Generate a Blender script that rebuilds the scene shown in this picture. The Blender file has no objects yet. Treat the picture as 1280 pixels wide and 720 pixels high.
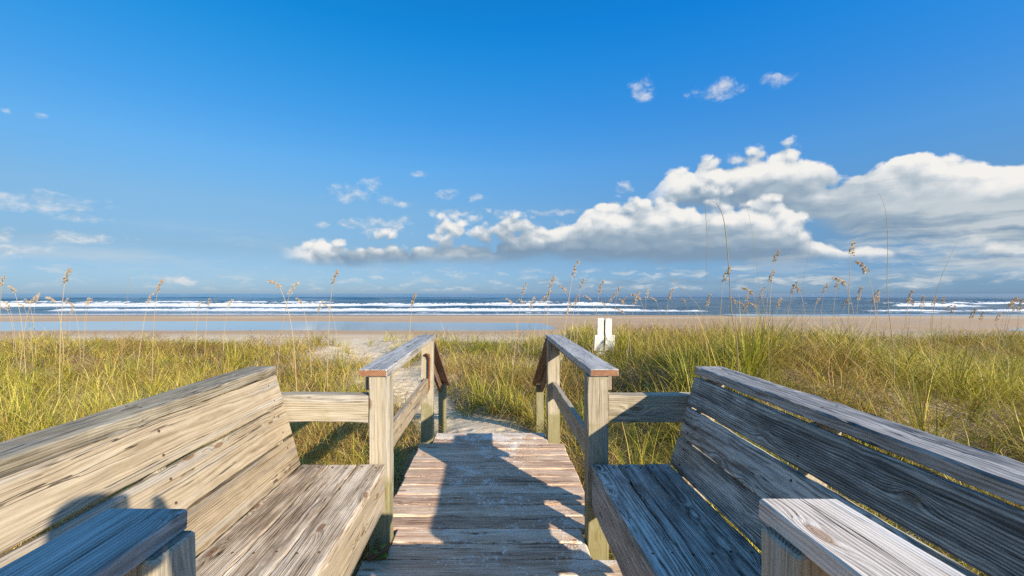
import bpy, math, random
import numpy as np
from mathutils import Vector

random.seed(7)
rng = np.random.default_rng(7)
SC = bpy.context.scene
COL = SC.collection

# ------------------------------------------------------------------ camera
EYE = 1.376
F = 540.0                      # focal length in pixels of the 1280 px wide photograph
cam_d = bpy.data.cameras.new('camera')
cam_d.sensor_fit = 'HORIZONTAL'
cam_d.sensor_width = 36.0
cam_d.lens = 36.0 * F / 1280.0
cam_d.shift_x = 24.0 / 1280.0
cam_d.shift_y = 7.0 / 1280.0
cam_d.clip_start = 0.02
cam_d.clip_end = 60000.0
cam = bpy.data.objects.new('camera', cam_d)
cam.location = (0, 0, EYE)
cam.rotation_euler = (math.radians(90), 0, 0)
COL.objects.link(cam)
SC.camera = cam

# ------------------------------------------------------------------ colour management
SC.view_settings.view_transform = 'Standard'
SC.view_settings.look = 'None'
SC.view_settings.exposure = 0.75
SC.view_settings.gamma = 1.0
SC.view_settings.use_curve_mapping = False
SC.cycles.use_denoising = False
SC.cycles.max_bounces = 8
SC.cycles.transparent_max_bounces = 8

# ------------------------------------------------------------------ sun
SUNDIR = Vector((0.80, -1.0, 0.53)).normalized()      # towards the sun
sun_d = bpy.data.lights.new('sun', 'SUN')
sun_d.energy = 5.0
sun_d.angle = math.radians(0.55)
sun_d.color = (1.0, 0.87, 0.68)
sun = bpy.data.objects.new('sun', sun_d)
sun.rotation_euler = (-SUNDIR).to_track_quat('-Z', 'Y').to_euler()
sun.location = (10, -12, 8)
COL.objects.link(sun)
SUN_EL = math.asin(SUNDIR.z)
SUN_AZ = math.atan2(SUNDIR.x, SUNDIR.y)


# ------------------------------------------------------------------ node helpers
class NT:
    def __init__(self, tree):
        self.t = tree
        self.n = tree.nodes
        self.l = tree.links

    def new(self, kind, **kw):
        nd = self.n.new(kind)
        for k, v in kw.items():
            setattr(nd, k, v)
        return nd

    def put(self, sock, val):
        if isinstance(val, bpy.types.NodeSocket):
            self.l.new(val, sock)
        elif val is not None:
            if isinstance(val, (tuple, list)) and hasattr(sock.default_value, '__len__'):
                if len(sock.default_value) == 4 and len(val) == 3:
                    val = (*val, 1.0)
            sock.default_value = val

    def m(self, op, a, b=None, c=None, clamp=False):
        nd = self.new('ShaderNodeMath', operation=op, use_clamp=clamp)
        for i, v in enumerate((a, b, c)):
            if v is not None:
                self.put(nd.inputs[i], v)
        return nd.outputs[0]

    def vm(self, op, a, b=None, scale=None):
        nd = self.new('ShaderNodeVectorMath', operation=op)
        self.put(nd.inputs[0], a)
        if b is not None:
            self.put(nd.inputs[1], b)
        if scale is not None:
            self.put(nd.inputs['Scale'], scale)
        return nd.outputs['Value'] if op in ('LENGTH', 'DISTANCE', 'DOT_PRODUCT') else nd.outputs[0]

    def xyz(self, x=0.0, y=0.0, z=0.0):
        nd = self.new('ShaderNodeCombineXYZ')
        for i, v in enumerate((x, y, z)):
            self.put(nd.inputs[i], v)
        return nd.outputs[0]

    def sep(self, v):
        nd = self.new('ShaderNodeSeparateXYZ')
        self.put(nd.inputs[0], v)
        return nd.outputs

    def mr(self, v, a, b, c=0.0, d=1.0, smooth=True):
        nd = self.new('ShaderNodeMapRange')
        nd.interpolation_type = 'SMOOTHSTEP' if smooth else 'LINEAR'
        for i, q in enumerate((v, a, b, c, d)):
            self.put(nd.inputs[i], q)
        return nd.outputs[0]

    def noise(self, vec, scale=1.0, detail=2.0, rough=0.5, dist=0.0, dim='3D', color=False, lac=2.0):
        nd = self.new('ShaderNodeTexNoise', noise_dimensions=dim)
        self.put(nd.inputs['Vector'], vec)
        nd.inputs['Scale'].default_value = scale
        nd.inputs['Detail'].default_value = detail
        nd.inputs['Roughness'].default_value = rough
        nd.inputs['Lacunarity'].default_value = lac
        nd.inputs['Distortion'].default_value = dist
        return nd.outputs['Color'] if color else nd.outputs['Fac']

    def mix(self, fac, a, b, blend='MIX'):
        nd = self.new('ShaderNodeMix', data_type='RGBA', blend_type=blend)
        self.put(nd.inputs[0], fac)
        self.put(nd.inputs[6], a)
        self.put(nd.inputs[7], b)
        return nd.outputs[2]

    def ramp(self, fac, stops, interp='LINEAR'):
        nd = self.new('ShaderNodeValToRGB')
        nd.color_ramp.interpolation = interp
        els = nd.color_ramp.elements
        while len(els) < len(stops):
            els.new(0.5)
        for e, (p, c) in zip(els, stops):
            e.position = p
            e.color = (*c, 1.0)
        self.put(nd.inputs[0], fac)
        return nd.outputs[0]

    def attr(self, name):
        nd = self.new('ShaderNodeAttribute', attribute_name=name)
        return nd


# ------------------------------------------------------------------ sky and clouds
def azel(px, py):
    x, z = (px - 616.0) / F, (367.0 - py) / F
    return math.atan2(x, 1.0), math.atan2(z, math.hypot(x, 1.0))


def build_world():
    w = bpy.data.worlds.new('World')
    SC.world = w
    w.use_nodes = True
    T = NT(w.node_tree)
    T.n.clear()
    out = T.new('ShaderNodeOutputWorld')
    bg = T.new('ShaderNodeBackground')
    bg.inputs['Strength'].default_value = 0.12
    T.l.new(bg.outputs[0], out.inputs[0])
    sky = T.new('ShaderNodeTexSky', sky_type='NISHITA')
    sky.sun_disc = False
    sky.sun_elevation = SUN_EL
    sky.sun_rotation = SUN_AZ
    sky.altitude = 0.0
    sky.air_density = 1.0
    sky.dust_density = 0.35
    sky.ozone_density = 2.5
    tc = T.new('ShaderNodeTexCoord')
    D = tc.outputs['Generated']
    dx, dy, dz = T.sep(D)
    az = T.m('ARCTAN2', dx, dy)
    el = T.m('ARCSINE', dz)
    P = T.xyz(az, el, 0.0)
    # clear-sky colour: marine blue deepening upward; unseen zenith brightened to fill the shade
    g = T.new('ShaderNodeGamma')
    T.put(g.inputs[0], sky.outputs[0])
    g.inputs[1].default_value = 1.0
    tint = T.ramp(T.m('DIVIDE', el, 1.1), [(0.0, (0.215, 0.325, 0.60)), (0.015, (0.215, 0.325, 0.575)), (0.083, (0.255, 0.318, 0.41)), (0.168, (0.345, 0.455, 0.51)),
                                           (0.25, (0.31, 0.57, 0.69)), (0.342, (0.19, 0.61, 0.83)), (0.435, (0.09, 0.66, 0.945)), (0.5, (0.04, 0.66, 1.01)), (0.57, (0.04, 0.66, 1.01)),
                                           (0.75, (0.85, 1.15, 1.22))])
    # the quarter of the sky nearer the sun, to the right, is as clear as the rest
    azk = T.mr(az, -0.55, 0.85)
    tint = T.mix(1.0, tint, T.mix(azk, (1, 1, 1), (1.0, 1.17, 1.36)), 'MULTIPLY')
    skyc = T.mix(1.0, g.outputs[0], tint, 'MULTIPLY')

    A0, A1, E1 = -1.6, 1.6, 0.5

    def outline(tops):
        '''a line across the sky given as elevation against azimuth'''
        cv = T.new('ShaderNodeFloatCurve')
        c = cv.mapping.curves[0]
        pts = []
        for px, py in tops:
            a, e = azel(px, py)
            pts.append(((a - A0) / (A1 - A0), (e + 0.06) / E1))
        pts = [(0.0, 0.0), (pts[0][0] - 0.02, 0.0)] + pts + [(1.0, pts[-1][1])]
        while len(c.points) < len(pts):
            c.points.new(0.5, 0.5)
        for q, (x, y) in zip(c.points, pts):
            q.location = (x, y)
            q.handle_type = 'VECTOR'
        cv.mapping.update()
        T.put(cv.inputs['Value'], T.m('DIVIDE', T.m('SUBTRACT', az, A0), A1 - A0))
        cv.inputs['Factor'].default_value = 1.0
        return T.m('SUBTRACT', T.m('MULTIPLY', cv.outputs[0], E1), 0.06)

    warp = T.noise(P, 13.0, 4, 0.6, color=True)
    W0 = T.vm('SUBTRACT', warp, (0.5, 0.5, 0.5))
    Pw = T.vm('ADD', P, T.vm('MULTIPLY', W0, (0.035, 0.03, 0.0)))
    Pd = T.vm('ADD', P, T.vm('MULTIPLY', W0, (0.030, 0.024, 0.0)))

    def dome(vec, scale, off):
        v = T.new('ShaderNodeTexVoronoi', feature='SMOOTH_F1', voronoi_dimensions='2D')
        T.put(v.inputs['Vector'], T.vm('ADD', T.vm('MULTIPLY', vec, (0.82, 1.2, 0.0)), off))
        v.inputs['Scale'].default_value = scale
        v.inputs['Smoothness'].default_value = 0.35
        d = v.outputs['Distance']
        return T.m('SUBTRACT', 1.0, T.m('MULTIPLY', T.m('MULTIPLY', d, d), 1.5))

    def field(vec):
        f = T.m('ADD', T.m('MULTIPLY', dome(vec, 8.0, (0.3, 0.11, 0)), 0.50), T.m('MULTIPLY', dome(vec, 19.0, (1.7, 0.4, 0)), 0.29))
        f = T.m('ADD', f, T.m('MULTIPLY', dome(vec, 43.0, (0.9, 2.2, 0)), 0.15))
        return T.m('ADD', f, T.m('MULTIPLY', T.noise(vec, 55.0, 6, 0.66), 0.24))

    K = 4.5

    def bank(off, tops, bases, soft, grey, edge, start, bright):
        top, bot = outline(tops), outline(bases)
        Q = T.vm('ADD', Pd, off)
        f0 = field(Q)
        f1 = field(T.vm('ADD', Q, (0.006, 0.014, 0.0)))
        n1 = T.noise(T.vm('MULTIPLY', T.vm('ADD', Pw, off), (0.8, 1.6, 0.0)), 6.0, 5, 0.55)
        depth = T.m('SUBTRACT', top, el)
        dens = T.m('ADD', T.m('MINIMUM', T.m('MULTIPLY', depth, 26.0), 1.5), T.m('MULTIPLY', T.m('SUBTRACT', f0, 0.74), 3.2))
        a_top = T.mr(dens, 0.0, edge)
        bn = T.noise(T.vm('MULTIPLY', T.vm('ADD', P, off), (6.0, 26.0, 0.0)), 1.0, 5, 0.6)
        hb = T.m('SUBTRACT', T.m('ADD', el, T.m('MULTIPLY', T.m('SUBTRACT', bn, 0.5), 0.05)), bot)
        alpha = T.m('MULTIPLY', T.m('MULTIPLY', a_top, T.mr(hb, -soft, soft)), T.mr(az, azel(start, 367)[0], azel(start + 45, 367)[0]))
        litc = T.m('MULTIPLY', T.m('SUBTRACT', f0, f1), 2.7)
        litc = T.m('MULTIPLY', litc, T.mr(depth, 0.0, 0.09, 0.95, 0.22))
        # flat grey layers through the lower part
        sh = T.noise(T.vm('ADD', T.vm('MULTIPLY', T.vm('ADD', P, off), (2.4, 17.0, 0.0)), T.vm('MULTIPLY', warp, (0.3, 0.7, 0.0))), 1.0, 5, 0.55)
        sheet = T.m('MULTIPLY', T.mr(sh, 0.40, 0.58), T.mr(depth, 0.025, 0.07))
        thick = T.m('MAXIMUM', T.m('SUBTRACT', top, bot), 0.02)
        rel = T.m('DIVIDE', T.m('SUBTRACT', el, bot), thick, clamp=True)
        under = T.mr(T.m('ADD', rel, T.m('MULTIPLY', T.m('SUBTRACT', n1, 0.5), 0.5)), 0.0, 0.78, grey, 0.0)
        shade = T.m('ADD', T.m('ADD', bright, litc), T.m('MULTIPLY', T.m('SUBTRACT', n1, 0.5), 0.55))
        shade = T.m('SUBTRACT', T.m('SUBTRACT', shade, under), T.m('MULTIPLY', sheet, 0.26), clamp=True)
        col = T.ramp(shade, [(0.0, (0.24, 0.36, 0.50)), (0.3, (0.36, 0.47, 0.58)), (0.55, (0.55, 0.63, 0.70)), (0.78, (0.82, 0.85, 0.87)), (1.0, (1.0, 0.98, 0.94))])
        return alpha, T.vm('MULTIPLY', col, (K, K, K))

    rear = bank((0.37, 0.61, 0), [(800, 262), (822, 236), (836, 218), (870, 209), (925, 205), (945, 193), (985, 185), (1012, 188), (1030, 180), (1070, 174), (1100, 174), (1150, 170),
                                  (1200, 180), (1280, 194), (1500, 170), (2200, 200)],
                [(800, 262), (870, 256), (1000, 272), (1080, 296), (1280, 306), (1500, 300), (2200, 300)], 0.016, 0.66, 0.40, 800, 0.87)
    front = bank((1.9, 0.2, 0), [(330, 318), (390, 306), (430, 297), (500, 292), (548, 281), (590, 272), (630, 278), (680, 277), (720, 268), (752, 256), (800, 250), (870, 246),
                                 (930, 243), (975, 256), (1010, 284), (1060, 312), (1130, 310), (1200, 314), (1280, 308), (1500, 310)],
                 [(330, 328), (430, 328), (700, 322), (850, 326), (1000, 330), (1100, 322), (1280, 322), (1500, 322)], 0.016, 0.58, 0.46, 345, 0.79)

    # small separate clouds
    blobs = [(55, 254, 75, 13), (105, 272, 30, 6), (100, 298, 60, 9), (0, 290, 30, 8), (435, 243, 26, 11), (463, 230, 14, 10),
             (492, 252, 22, 5), (480, 281, 36, 11), (511, 273, 11, 8), (437, 280, 20, 6), (528, 217, 12, 4), (557, 243, 16, 6),
             (597, 245, 12, 6), (565, 266, 34, 6), (690, 265, 38, 4), (627, 268, 14, 5), (900, 113, 36, 10), (806, 113, 16, 12),
             (968, 97, 26, 6), (780, 236, 9, 9), (10, 140, 14, 4), (55, 146, 8, 4), (590, 274, 20, 5), (405, 279, 8, 4),
             (232, 349, 44, 7), (20, 312, 50, 8)]
    env = None
    for px, py, rx, ry in blobs:
        a, e = azel(px, py)
        kx = math.cos(a) ** 2 / F
        v = T.vm('MULTIPLY', T.vm('SUBTRACT', Pw, (a, e, 0)), (1 / (rx * kx * 1.25), 1 / (ry * math.cos(a) / F * 1.35), 0))
        q = T.m('SUBTRACT', 1.0, T.vm('LENGTH', v))
        env = q if env is None else T.m('MAXIMUM', env, q)
    n2 = T.noise(T.vm('MULTIPLY', Pw, (30.0, 48.0, 0)), 1.0, 6, 0.6)
    n2s = T.noise(T.vm('MULTIPLY', T.vm('ADD', Pw, (0.008, 0.012, 0)), (30.0, 48.0, 0)), 1.0, 6, 0.6)
    d2 = T.m('ADD', T.m('MINIMUM', env, 0.6), T.m('MULTIPLY', T.m('SUBTRACT', n2, 0.56), 2.4))
    a_small = T.m('MULTIPLY', T.mr(d2, -0.05, 1.0), 0.66)
    s2 = T.m('ADD', 0.72, T.m('MULTIPLY', T.m('SUBTRACT', n2, n2s), 2.4), clamp=True)
    c2 = T.vm('MULTIPLY', T.ramp(s2, [(0.2, (0.42, 0.52, 0.64)), (0.7, (0.70, 0.76, 0.80)), (1.0, (0.95, 0.93, 0.90))]), (K, K, K))

    # low band of distant clouds over the water: pale streaks on the left, blue-grey bank on the right
    n3 = T.noise(T.vm('MULTIPLY', Pw, (9.0, 55.0, 0)), 1.0, 6, 0.58)
    n3b = T.noise(T.vm('MULTIPLY', Pw, (16.0, 60.0, 0)), 1.0, 5, 0.6)
    band = T.m('MULTIPLY', T.mr(el, 0.003, 0.012), T.mr(el, 0.042, 0.066, 1.0, 0.0))
    azm = T.mr(az, -0.6, 0.05, 0.45, 1.0)
    a3 = T.m('MULTIPLY', T.m('MULTIPLY', T.mr(n3b, 0.48, 0.68), band), T.m('MULTIPLY', azm, 0.75))
    c3 = T.vm('MULTIPLY', T.ramp(n3, [(0.35, (0.50, 0.60, 0.68)), (0.62, (0.86, 0.87, 0.86))]), (K, K, K))
    lowtop = T.m('ADD', 0.020, T.m('MULTIPLY', T.noise(T.xyz(T.m('MULTIPLY', az, 14.0), 0.0, 0.0), 1.0, 4, 0.6), 0.030))
    a4 = T.m('MULTIPLY', T.mr(T.m('SUBTRACT', lowtop, el), 0.0, 0.008), T.mr(az, 0.02, 0.2))
    a4 = T.m('MULTIPLY', a4, T.mr(az, 0.6, 1.0, 0.62, 0.15))
    a4 = T.m('MULTIPLY', a4, T.mr(el, 0.001, 0.014, 0.35, 1.0))
    c4 = T.vm('MULTIPLY', T.ramp(n3, [(0.3, (0.21, 0.36, 0.54)), (0.7, (0.34, 0.50, 0.66))]), (K, K, K))
    # thin veil under the bank on the right
    veil = T.m('MULTIPLY', T.mr(T.noise(T.vm('MULTIPLY', Pw, (4.0, 30.0, 0)), 1.0, 5, 0.6), 0.42, 0.62), T.mr(az, 0.42, 0.85))
    veil = T.m('MULTIPLY', T.m('MULTIPLY', veil, T.mr(el, 0.02, 0.05)), T.mr(el, 0.12, 0.17, 0.85, 0.0))
    c5 = T.vm('MULTIPLY', T.xyz(0.66, 0.72, 0.75), (K, K, K))
    # faint wide wisps on the left
    n6 = T.noise(T.vm('MULTIPLY', Pw, (3.0, 26.0, 0)), 1.0, 5, 0.6)
    a6 = T.m('MULTIPLY', T.m('MULTIPLY', T.mr(n6, 0.46, 0.72), T.mr(az, -0.30, -0.65)), T.m('MULTIPLY', T.mr(el, 0.02, 0.05), T.mr(el, 0.09, 0.15, 0.45, 0.0)))

    colr = skyc
    for a, cc in ((a6, c5), (a4, c4), (a3, c3), (a_small, c2), rear, front, (veil, c5)):
        colr = T.mix(a, colr, cc)
    T.put(bg.inputs['Color'], colr)


build_world()

# ------------------------------------------------------------------ materials
MATS = {}


def new_mat(name):
    m = bpy.data.materials.new(name)
    m.use_nodes = True
    T = NT(m.node_tree)
    T.n.clear()
    out = T.new('ShaderNodeOutputMaterial')
    p = T.new('ShaderNodeBsdfPrincipled')
    T.l.new(p.outputs[0], out.inputs[0])
    MATS[name] = m
    return m, T, p, out


def wood_mat(name, dark, mid, light, stain=0.5, crack=0.5, algae=0.0, sand=0.0, rough=0.72, ring=0.5, spec=0.3, bump=1.0, black=0.0, con=1.0, grey=0.55):
    """Weathered lumber. The point attribute 'gr' is the place inside the plank: x along the grain."""
    m, T, p, out = new_mat(name)
    G = T.attr('gr').outputs['Vector']
    tone = T.attr('tone').outputs['Fac']
    gx, gy, gz = T.sep(G)
    wob = T.noise(T.vm('MULTIPLY', G, (1.3, 5.0, 5.0)), 1.0, 3, 0.5, color=True)
    W = T.vm('MULTIPLY', T.vm('SUBTRACT', wob, (0.5, 0.5, 0.5)), (0.0, 0.036, 0.036))
    kv = T.new('ShaderNodeTexVoronoi', feature='F1', voronoi_dimensions='3D')
    T.put(kv.inputs['Vector'], T.vm('MULTIPLY', G, (3.2, 9.0, 9.0)))
    kv.inputs['Scale'].default_value = 1.0
    kd = kv.outputs['Distance']
    knot_flow = T.mr(kd, 0.0, 0.42, 1.0, 0.0)
    knot = T.mr(kd, 0.085, 0.13, 1.0, 0.0)
    gq = T.vm('ADD', G, W)
    qx, qy, qz = T.sep(gq)
    r = T.m('SQRT', T.m('ADD', T.m('MULTIPLY', qy, qy), T.m('MULTIPLY', qz, qz)))
    r = T.m('ADD', r, T.m('MULTIPLY', T.m('MULTIPLY', knot_flow, knot_flow), 0.022))
    rings = T.m('ADD', T.m('MULTIPLY', T.m('SINE', T.m('MULTIPLY', r, 760.0)), 0.5), 0.5)
    rings = T.m('POWER', rings, 1.6)
    G2 = T.vm('ADD', T.xyz(gx, r, T.m('ADD', qy, T.m('MULTIPLY', qz, 0.7))), (0, 0, 0))
    fib = T.noise(T.vm('MULTIPLY', G2, (9.0, 330.0, 260.0)), 1.0, 4, 0.65)
    streak = T.noise(T.vm('MULTIPLY', G2, (2.6, 62.0, 42.0)), 1.0, 6, 0.70)
    big = T.noise(T.vm('MULTIPLY', G, (1.5, 9.0, 9.0)), 1.0, 4, 0.6)
    blot = T.noise(T.vm('MULTIPLY', G, (7.0, 22.0, 22.0)), 1.0, 5, 0.65)
    v = T.m('ADD', T.m('MULTIPLY', T.m('SUBTRACT', streak, 0.5), 1.5), T.m('MULTIPLY', T.m('SUBTRACT', fib, 0.5), 1.0))
    v = T.m('ADD', v, T.m('MULTIPLY', T.m('SUBTRACT', big, 0.5), 1.1 * stain + 0.2))
    v = T.m('ADD', v, T.m('MULTIPLY', T.m('SUBTRACT', blot, 0.5), 0.7 * stain))
    v = T.m('SUBTRACT', v, T.m('MULTIPLY', T.m('SUBTRACT', rings, 0.45), ring * 0.55))
    v = T.m('ADD', T.m('ADD', T.m('MULTIPLY', v, con), 0.5), T.m('MULTIPLY', T.m('SUBTRACT', tone, 0.5), 0.45))
    base = T.ramp(v, [(0.06, dark), (0.45, mid), (0.9, light)])
    # silvering of some streaks to cool grey
    gsel = T.mr(T.noise(T.vm('MULTIPLY', G2, (0.9, 26.0, 18.0)), 1.0, 3, 0.55), 0.5, 0.68)
    lum = sum(mid) / 3
    base = T.mix(T.m('MULTIPLY', gsel, grey), base, T.ramp(v, [(0.1, (lum * .42, lum * .42, lum * .43)), (0.9, (lum * 1.75, lum * 1.75, lum * 1.72))]))
    if black > 0:
        bs = T.mr(T.noise(T.vm('MULTIPLY', G2, (1.3, 30.0, 14.0)), 1.0, 5, 0.65), 0.52, 0.70)
        bs = T.m('MULTIPLY', bs, T.mr(big, 0.38, 0.56))
        base = T.mix(T.m('MULTIPLY', bs, black), base, (0.018, 0.016, 0.015))
    kcol = T.ramp(T.m('ADD', T.m('MULTIPLY', T.m('SINE', T.m('MULTIPLY', kd, 210.0)), 0.3), 0.5), [(0.1, (dark[0] * .9, dark[1] * .75, dark[2] * .6)), (0.9, (mid[0] * .85, mid[1] * .62, mid[2] * .45))])
    base = T.mix(T.m('MULTIPLY', knot, 0.85), base, kcol)
    # checks: thin dark splits along the grain
    cn = T.noise(T.vm('MULTIPLY', G2, (0.8, 55.0, 24.0)), 1.0, 3, 0.5)
    cw = T.m('ABSOLUTE', T.m('SUBTRACT', cn, 0.5))
    cmask = T.mr(T.noise(T.vm('MULTIPLY', G, (1.8, 14.0, 14.0)), 1.0, 2, 0.5), 0.48, 0.60)
    ck = T.m('MULTIPLY', T.mr(cw, 0.004, 0.013, 1.0, 0.0), T.m('MULTIPLY', cmask, crack))
    base = T.mix(ck, base, (dark[0] * 0.25, dark[1] * 0.22, dark[2] * 0.2))
    if algae > 0:
        geo = T.new('ShaderNodeNewGeometry')
        an = T.noise(geo.outputs['Position'], 7.0, 4, 0.65)
        pz = T.sep(geo.outputs['Position'])[2]
        am = T.m('MULTIPLY', T.mr(T.m('ADD', an, T.mr(pz, 0.0, 0.55, 0.34, -0.04)), 0.5, 0.72), algae)
        base = T.mix(am, base, T.mix(fib, (0.075, 0.072, 0.014), (0.27, 0.24, 0.07)))
    height = T.m('ADD', T.m('ADD', T.m('MULTIPLY', fib, 0.6), T.m('MULTIPLY', streak, 0.9)), T.m('MULTIPLY', rings, -0.35 * ring))
    height = T.m('SUBTRACT', height, T.m('MULTIPLY', ck, 1.6))
    if sand > 0:
        geo = T.new('ShaderNodeNewGeometry')
        P = geo.outputs['Position']
        sx, sy, sz = T.sep(P)
        s1 = T.noise(P, 5.5, 6, 0.72, 0.6)
        s2 = T.noise(P, 2.1, 2, 0.5)
        s3 = T.noise(P, 95.0, 2, 0.6)
        lane = T.mr(T.m('ABSOLUTE', T.m('SUBTRACT', sx, 0.02)), 0.15, 0.6, 0.075, -0.015)
        feet = T.new('ShaderNodeTexVoronoi', feature='SMOOTH_F1', voronoi_dimensions='2D')
        T.put(feet.inputs['Vector'], T.vm('MULTIPLY', P, (6.5, 4.2, 0)))
        feet.inputs['Smoothness'].default_value = 0.3
        fm = T.mr(feet.outputs['Distance'], 0.05, 0.32, 0.10, 0.0)
        sv = T.m('ADD', T.m('ADD', T.m('ADD', T.m('MULTIPLY', s1, 0.8), T.m('MULTIPLY', s2, 0.3)), lane), fm)
        sv = T.m('ADD', sv, T.m('MULTIPLY', T.m('SUBTRACT', s3, 0.5), 0.22))
        sv = T.m('SUBTRACT', sv, T.m('MULTIPLY', T.m('SUBTRACT', fib, 0.5), 0.16))
        px_, py_ = (0.52, 2.30)
        heap = T.m('MULTIPLY', T.mr(T.vm('LENGTH', T.vm('MULTIPLY', T.vm('SUBTRACT', P, (px_, py_, 0.0)), (1.0, 0.8, 0.0))), 0.04, 0.26, 0.26, 0.0), 1.0)
        edge = T.m('ADD', T.mr(sy, 3.75, 4.3, 0.0, 0.15), T.mr(sy, 1.8, 2.7, -0.07, 0.0))
        sv = T.m('ADD', T.m('ADD', sv, heap), edge)
        sm = T.m('MULTIPLY', T.mr(sv, 0.66, 0.77), sand)
        base = T.mix(sm, base, T.mix(s3, (0.56, 0.49, 0.41), (0.88, 0.82, 0.74)))
        height = T.m('ADD', height, T.m('MULTIPLY', sm, T.m('ADD', 0.3, T.m('MULTIPLY', s3, 0.8))))
    T.put(p.inputs['Base Color'], base)
    T.put(p.inputs['Roughness'], T.mr(v, 0.0, 1.0, rough - 0.08, rough + 0.1))
    p.inputs['Specular IOR Level'].default_value = spec
    bp = T.new('ShaderNodeBump')
    bp.inputs['Strength'].default_value = 0.75 * bump
    bp.inputs['Distance'].default_value = 0.0022
    T.put(bp.inputs['Height'], height)
    T.put(p.inputs['Normal'], bp.outputs[0])
    return m


def end_mat(name, dark, mid, light):
    m, T, p, out = new_mat(name)
    G = T.attr('gr').outputs['Vector']
    gx, gy, gz = T.sep(G)
    r = T.m('SQRT', T.m('ADD', T.m('MULTIPLY', gy, gy), T.m('MULTIPLY', gz, gz)))
    r = T.m('ADD', r, T.m('MULTIPLY', T.noise(G, 14.0, 2, 0.5), 0.02))
    rings = T.m('ADD', T.m('MULTIPLY', T.m('SINE', T.m('MULTIPLY', r, 900.0)), 0.5), 0.5)
    n = T.noise(G, 160.0, 4, 0.65)
    n2 = T.noise(G, 25.0, 3, 0.6)
    v = T.m('ADD', T.m('ADD', T.m('MULTIPLY', rings, 0.45), T.m('MULTIPLY', n, 0.5)), T.m('MULTIPLY', T.m('SUBTRACT', n2, 0.5), 0.7))
    T.put(p.inputs['Base Color'], T.ramp(v, [(0.15, dark), (0.5, mid), (0.9, light)]))
    p.inputs['Roughness'].default_value = 0.8
    bp = T.new('ShaderNodeBump')
    bp.inputs['Strength'].default_value = 0.5
    bp.inputs['Distance'].default_value = 0.002
    T.put(bp.inputs['Height'], v)
    T.put(p.inputs['Normal'], bp.outputs[0])
    return m


WOOD_TAN = wood_mat('wood_sunbleached', (0.125, 0.084, 0.048), (0.34, 0.262, 0.165), (0.52, 0.432, 0.305), stain=0.7, crack=0.85, ring=0.6, con=0.70, grey=0.45)
WOOD_BENCHCAP = wood_mat('wood_bench_cap', (0.09, 0.072, 0.046), (0.27, 0.225, 0.15), (0.45, 0.39, 0.29), stain=0.8, crack=1.0, ring=0.5, con=0.9, black=0.8, grey=0.5, algae=0.0)
WOOD_SEAT = wood_mat('wood_seat_worn', (0.085, 0.055, 0.033), (0.36, 0.27, 0.18), (0.72, 0.61, 0.47), stain=0.8, crack=1.0, ring=0.4, bump=1.3, grey=0.2, con=1.15)
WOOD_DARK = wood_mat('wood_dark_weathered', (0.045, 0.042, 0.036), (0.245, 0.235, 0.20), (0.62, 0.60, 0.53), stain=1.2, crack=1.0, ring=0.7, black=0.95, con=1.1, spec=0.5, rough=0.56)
WOOD_POST = wood_mat('wood_post', (0.13, 0.102, 0.064), (0.325, 0.275, 0.192), (0.47, 0.415, 0.315), stain=0.5, crack=0.5, algae=0.65, ring=0.5, con=0.8, grey=0.35)
WOOD_CAP = wood_mat('wood_cap_silvered', (0.09, 0.08, 0.07), (0.30, 0.275, 0.245), (0.54, 0.51, 0.47), stain=0.8, crack=1.0, ring=0.5, black=0.6, spec=0.55, rough=0.52)
WOOD_PALE = wood_mat('wood_cap_pale', (0.26, 0.20, 0.15), (0.62, 0.52, 0.43), (0.85, 0.76, 0.65), stain=0.8, crack=1.0, ring=0.7, con=0.85, grey=0.35)
WOOD_BEAM = wood_mat('wood_beam', (0.12, 0.09, 0.052), (0.325, 0.272, 0.19), (0.48, 0.425, 0.325), stain=0.6, crack=1.0, algae=0.3, ring=0.7, con=0.85, grey=0.4)
WOOD_STAIR = wood_mat('wood_rail_brown', (0.10, 0.045, 0.022), (0.24, 0.125, 0.068), (0.36, 0.23, 0.14), stain=0.5, crack=0.5, ring=0.8)
WOOD_DECK = wood_mat('wood_deck', (0.17, 0.085, 0.048), (0.53, 0.35, 0.23), (0.78, 0.61, 0.45), stain=0.8, crack=0.9, sand=0.9, ring=0.45, grey=0.2, con=0.9)
END_RED = end_mat('wood_end_red', (0.10, 0.040, 0.018), (0.26, 0.115, 0.055), (0.40, 0.22, 0.12))
END_GREY = end_mat('wood_end_grey', (0.08, 0.06, 0.045), (0.24, 0.19, 0.145), (0.40, 0.34, 0.27))


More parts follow.
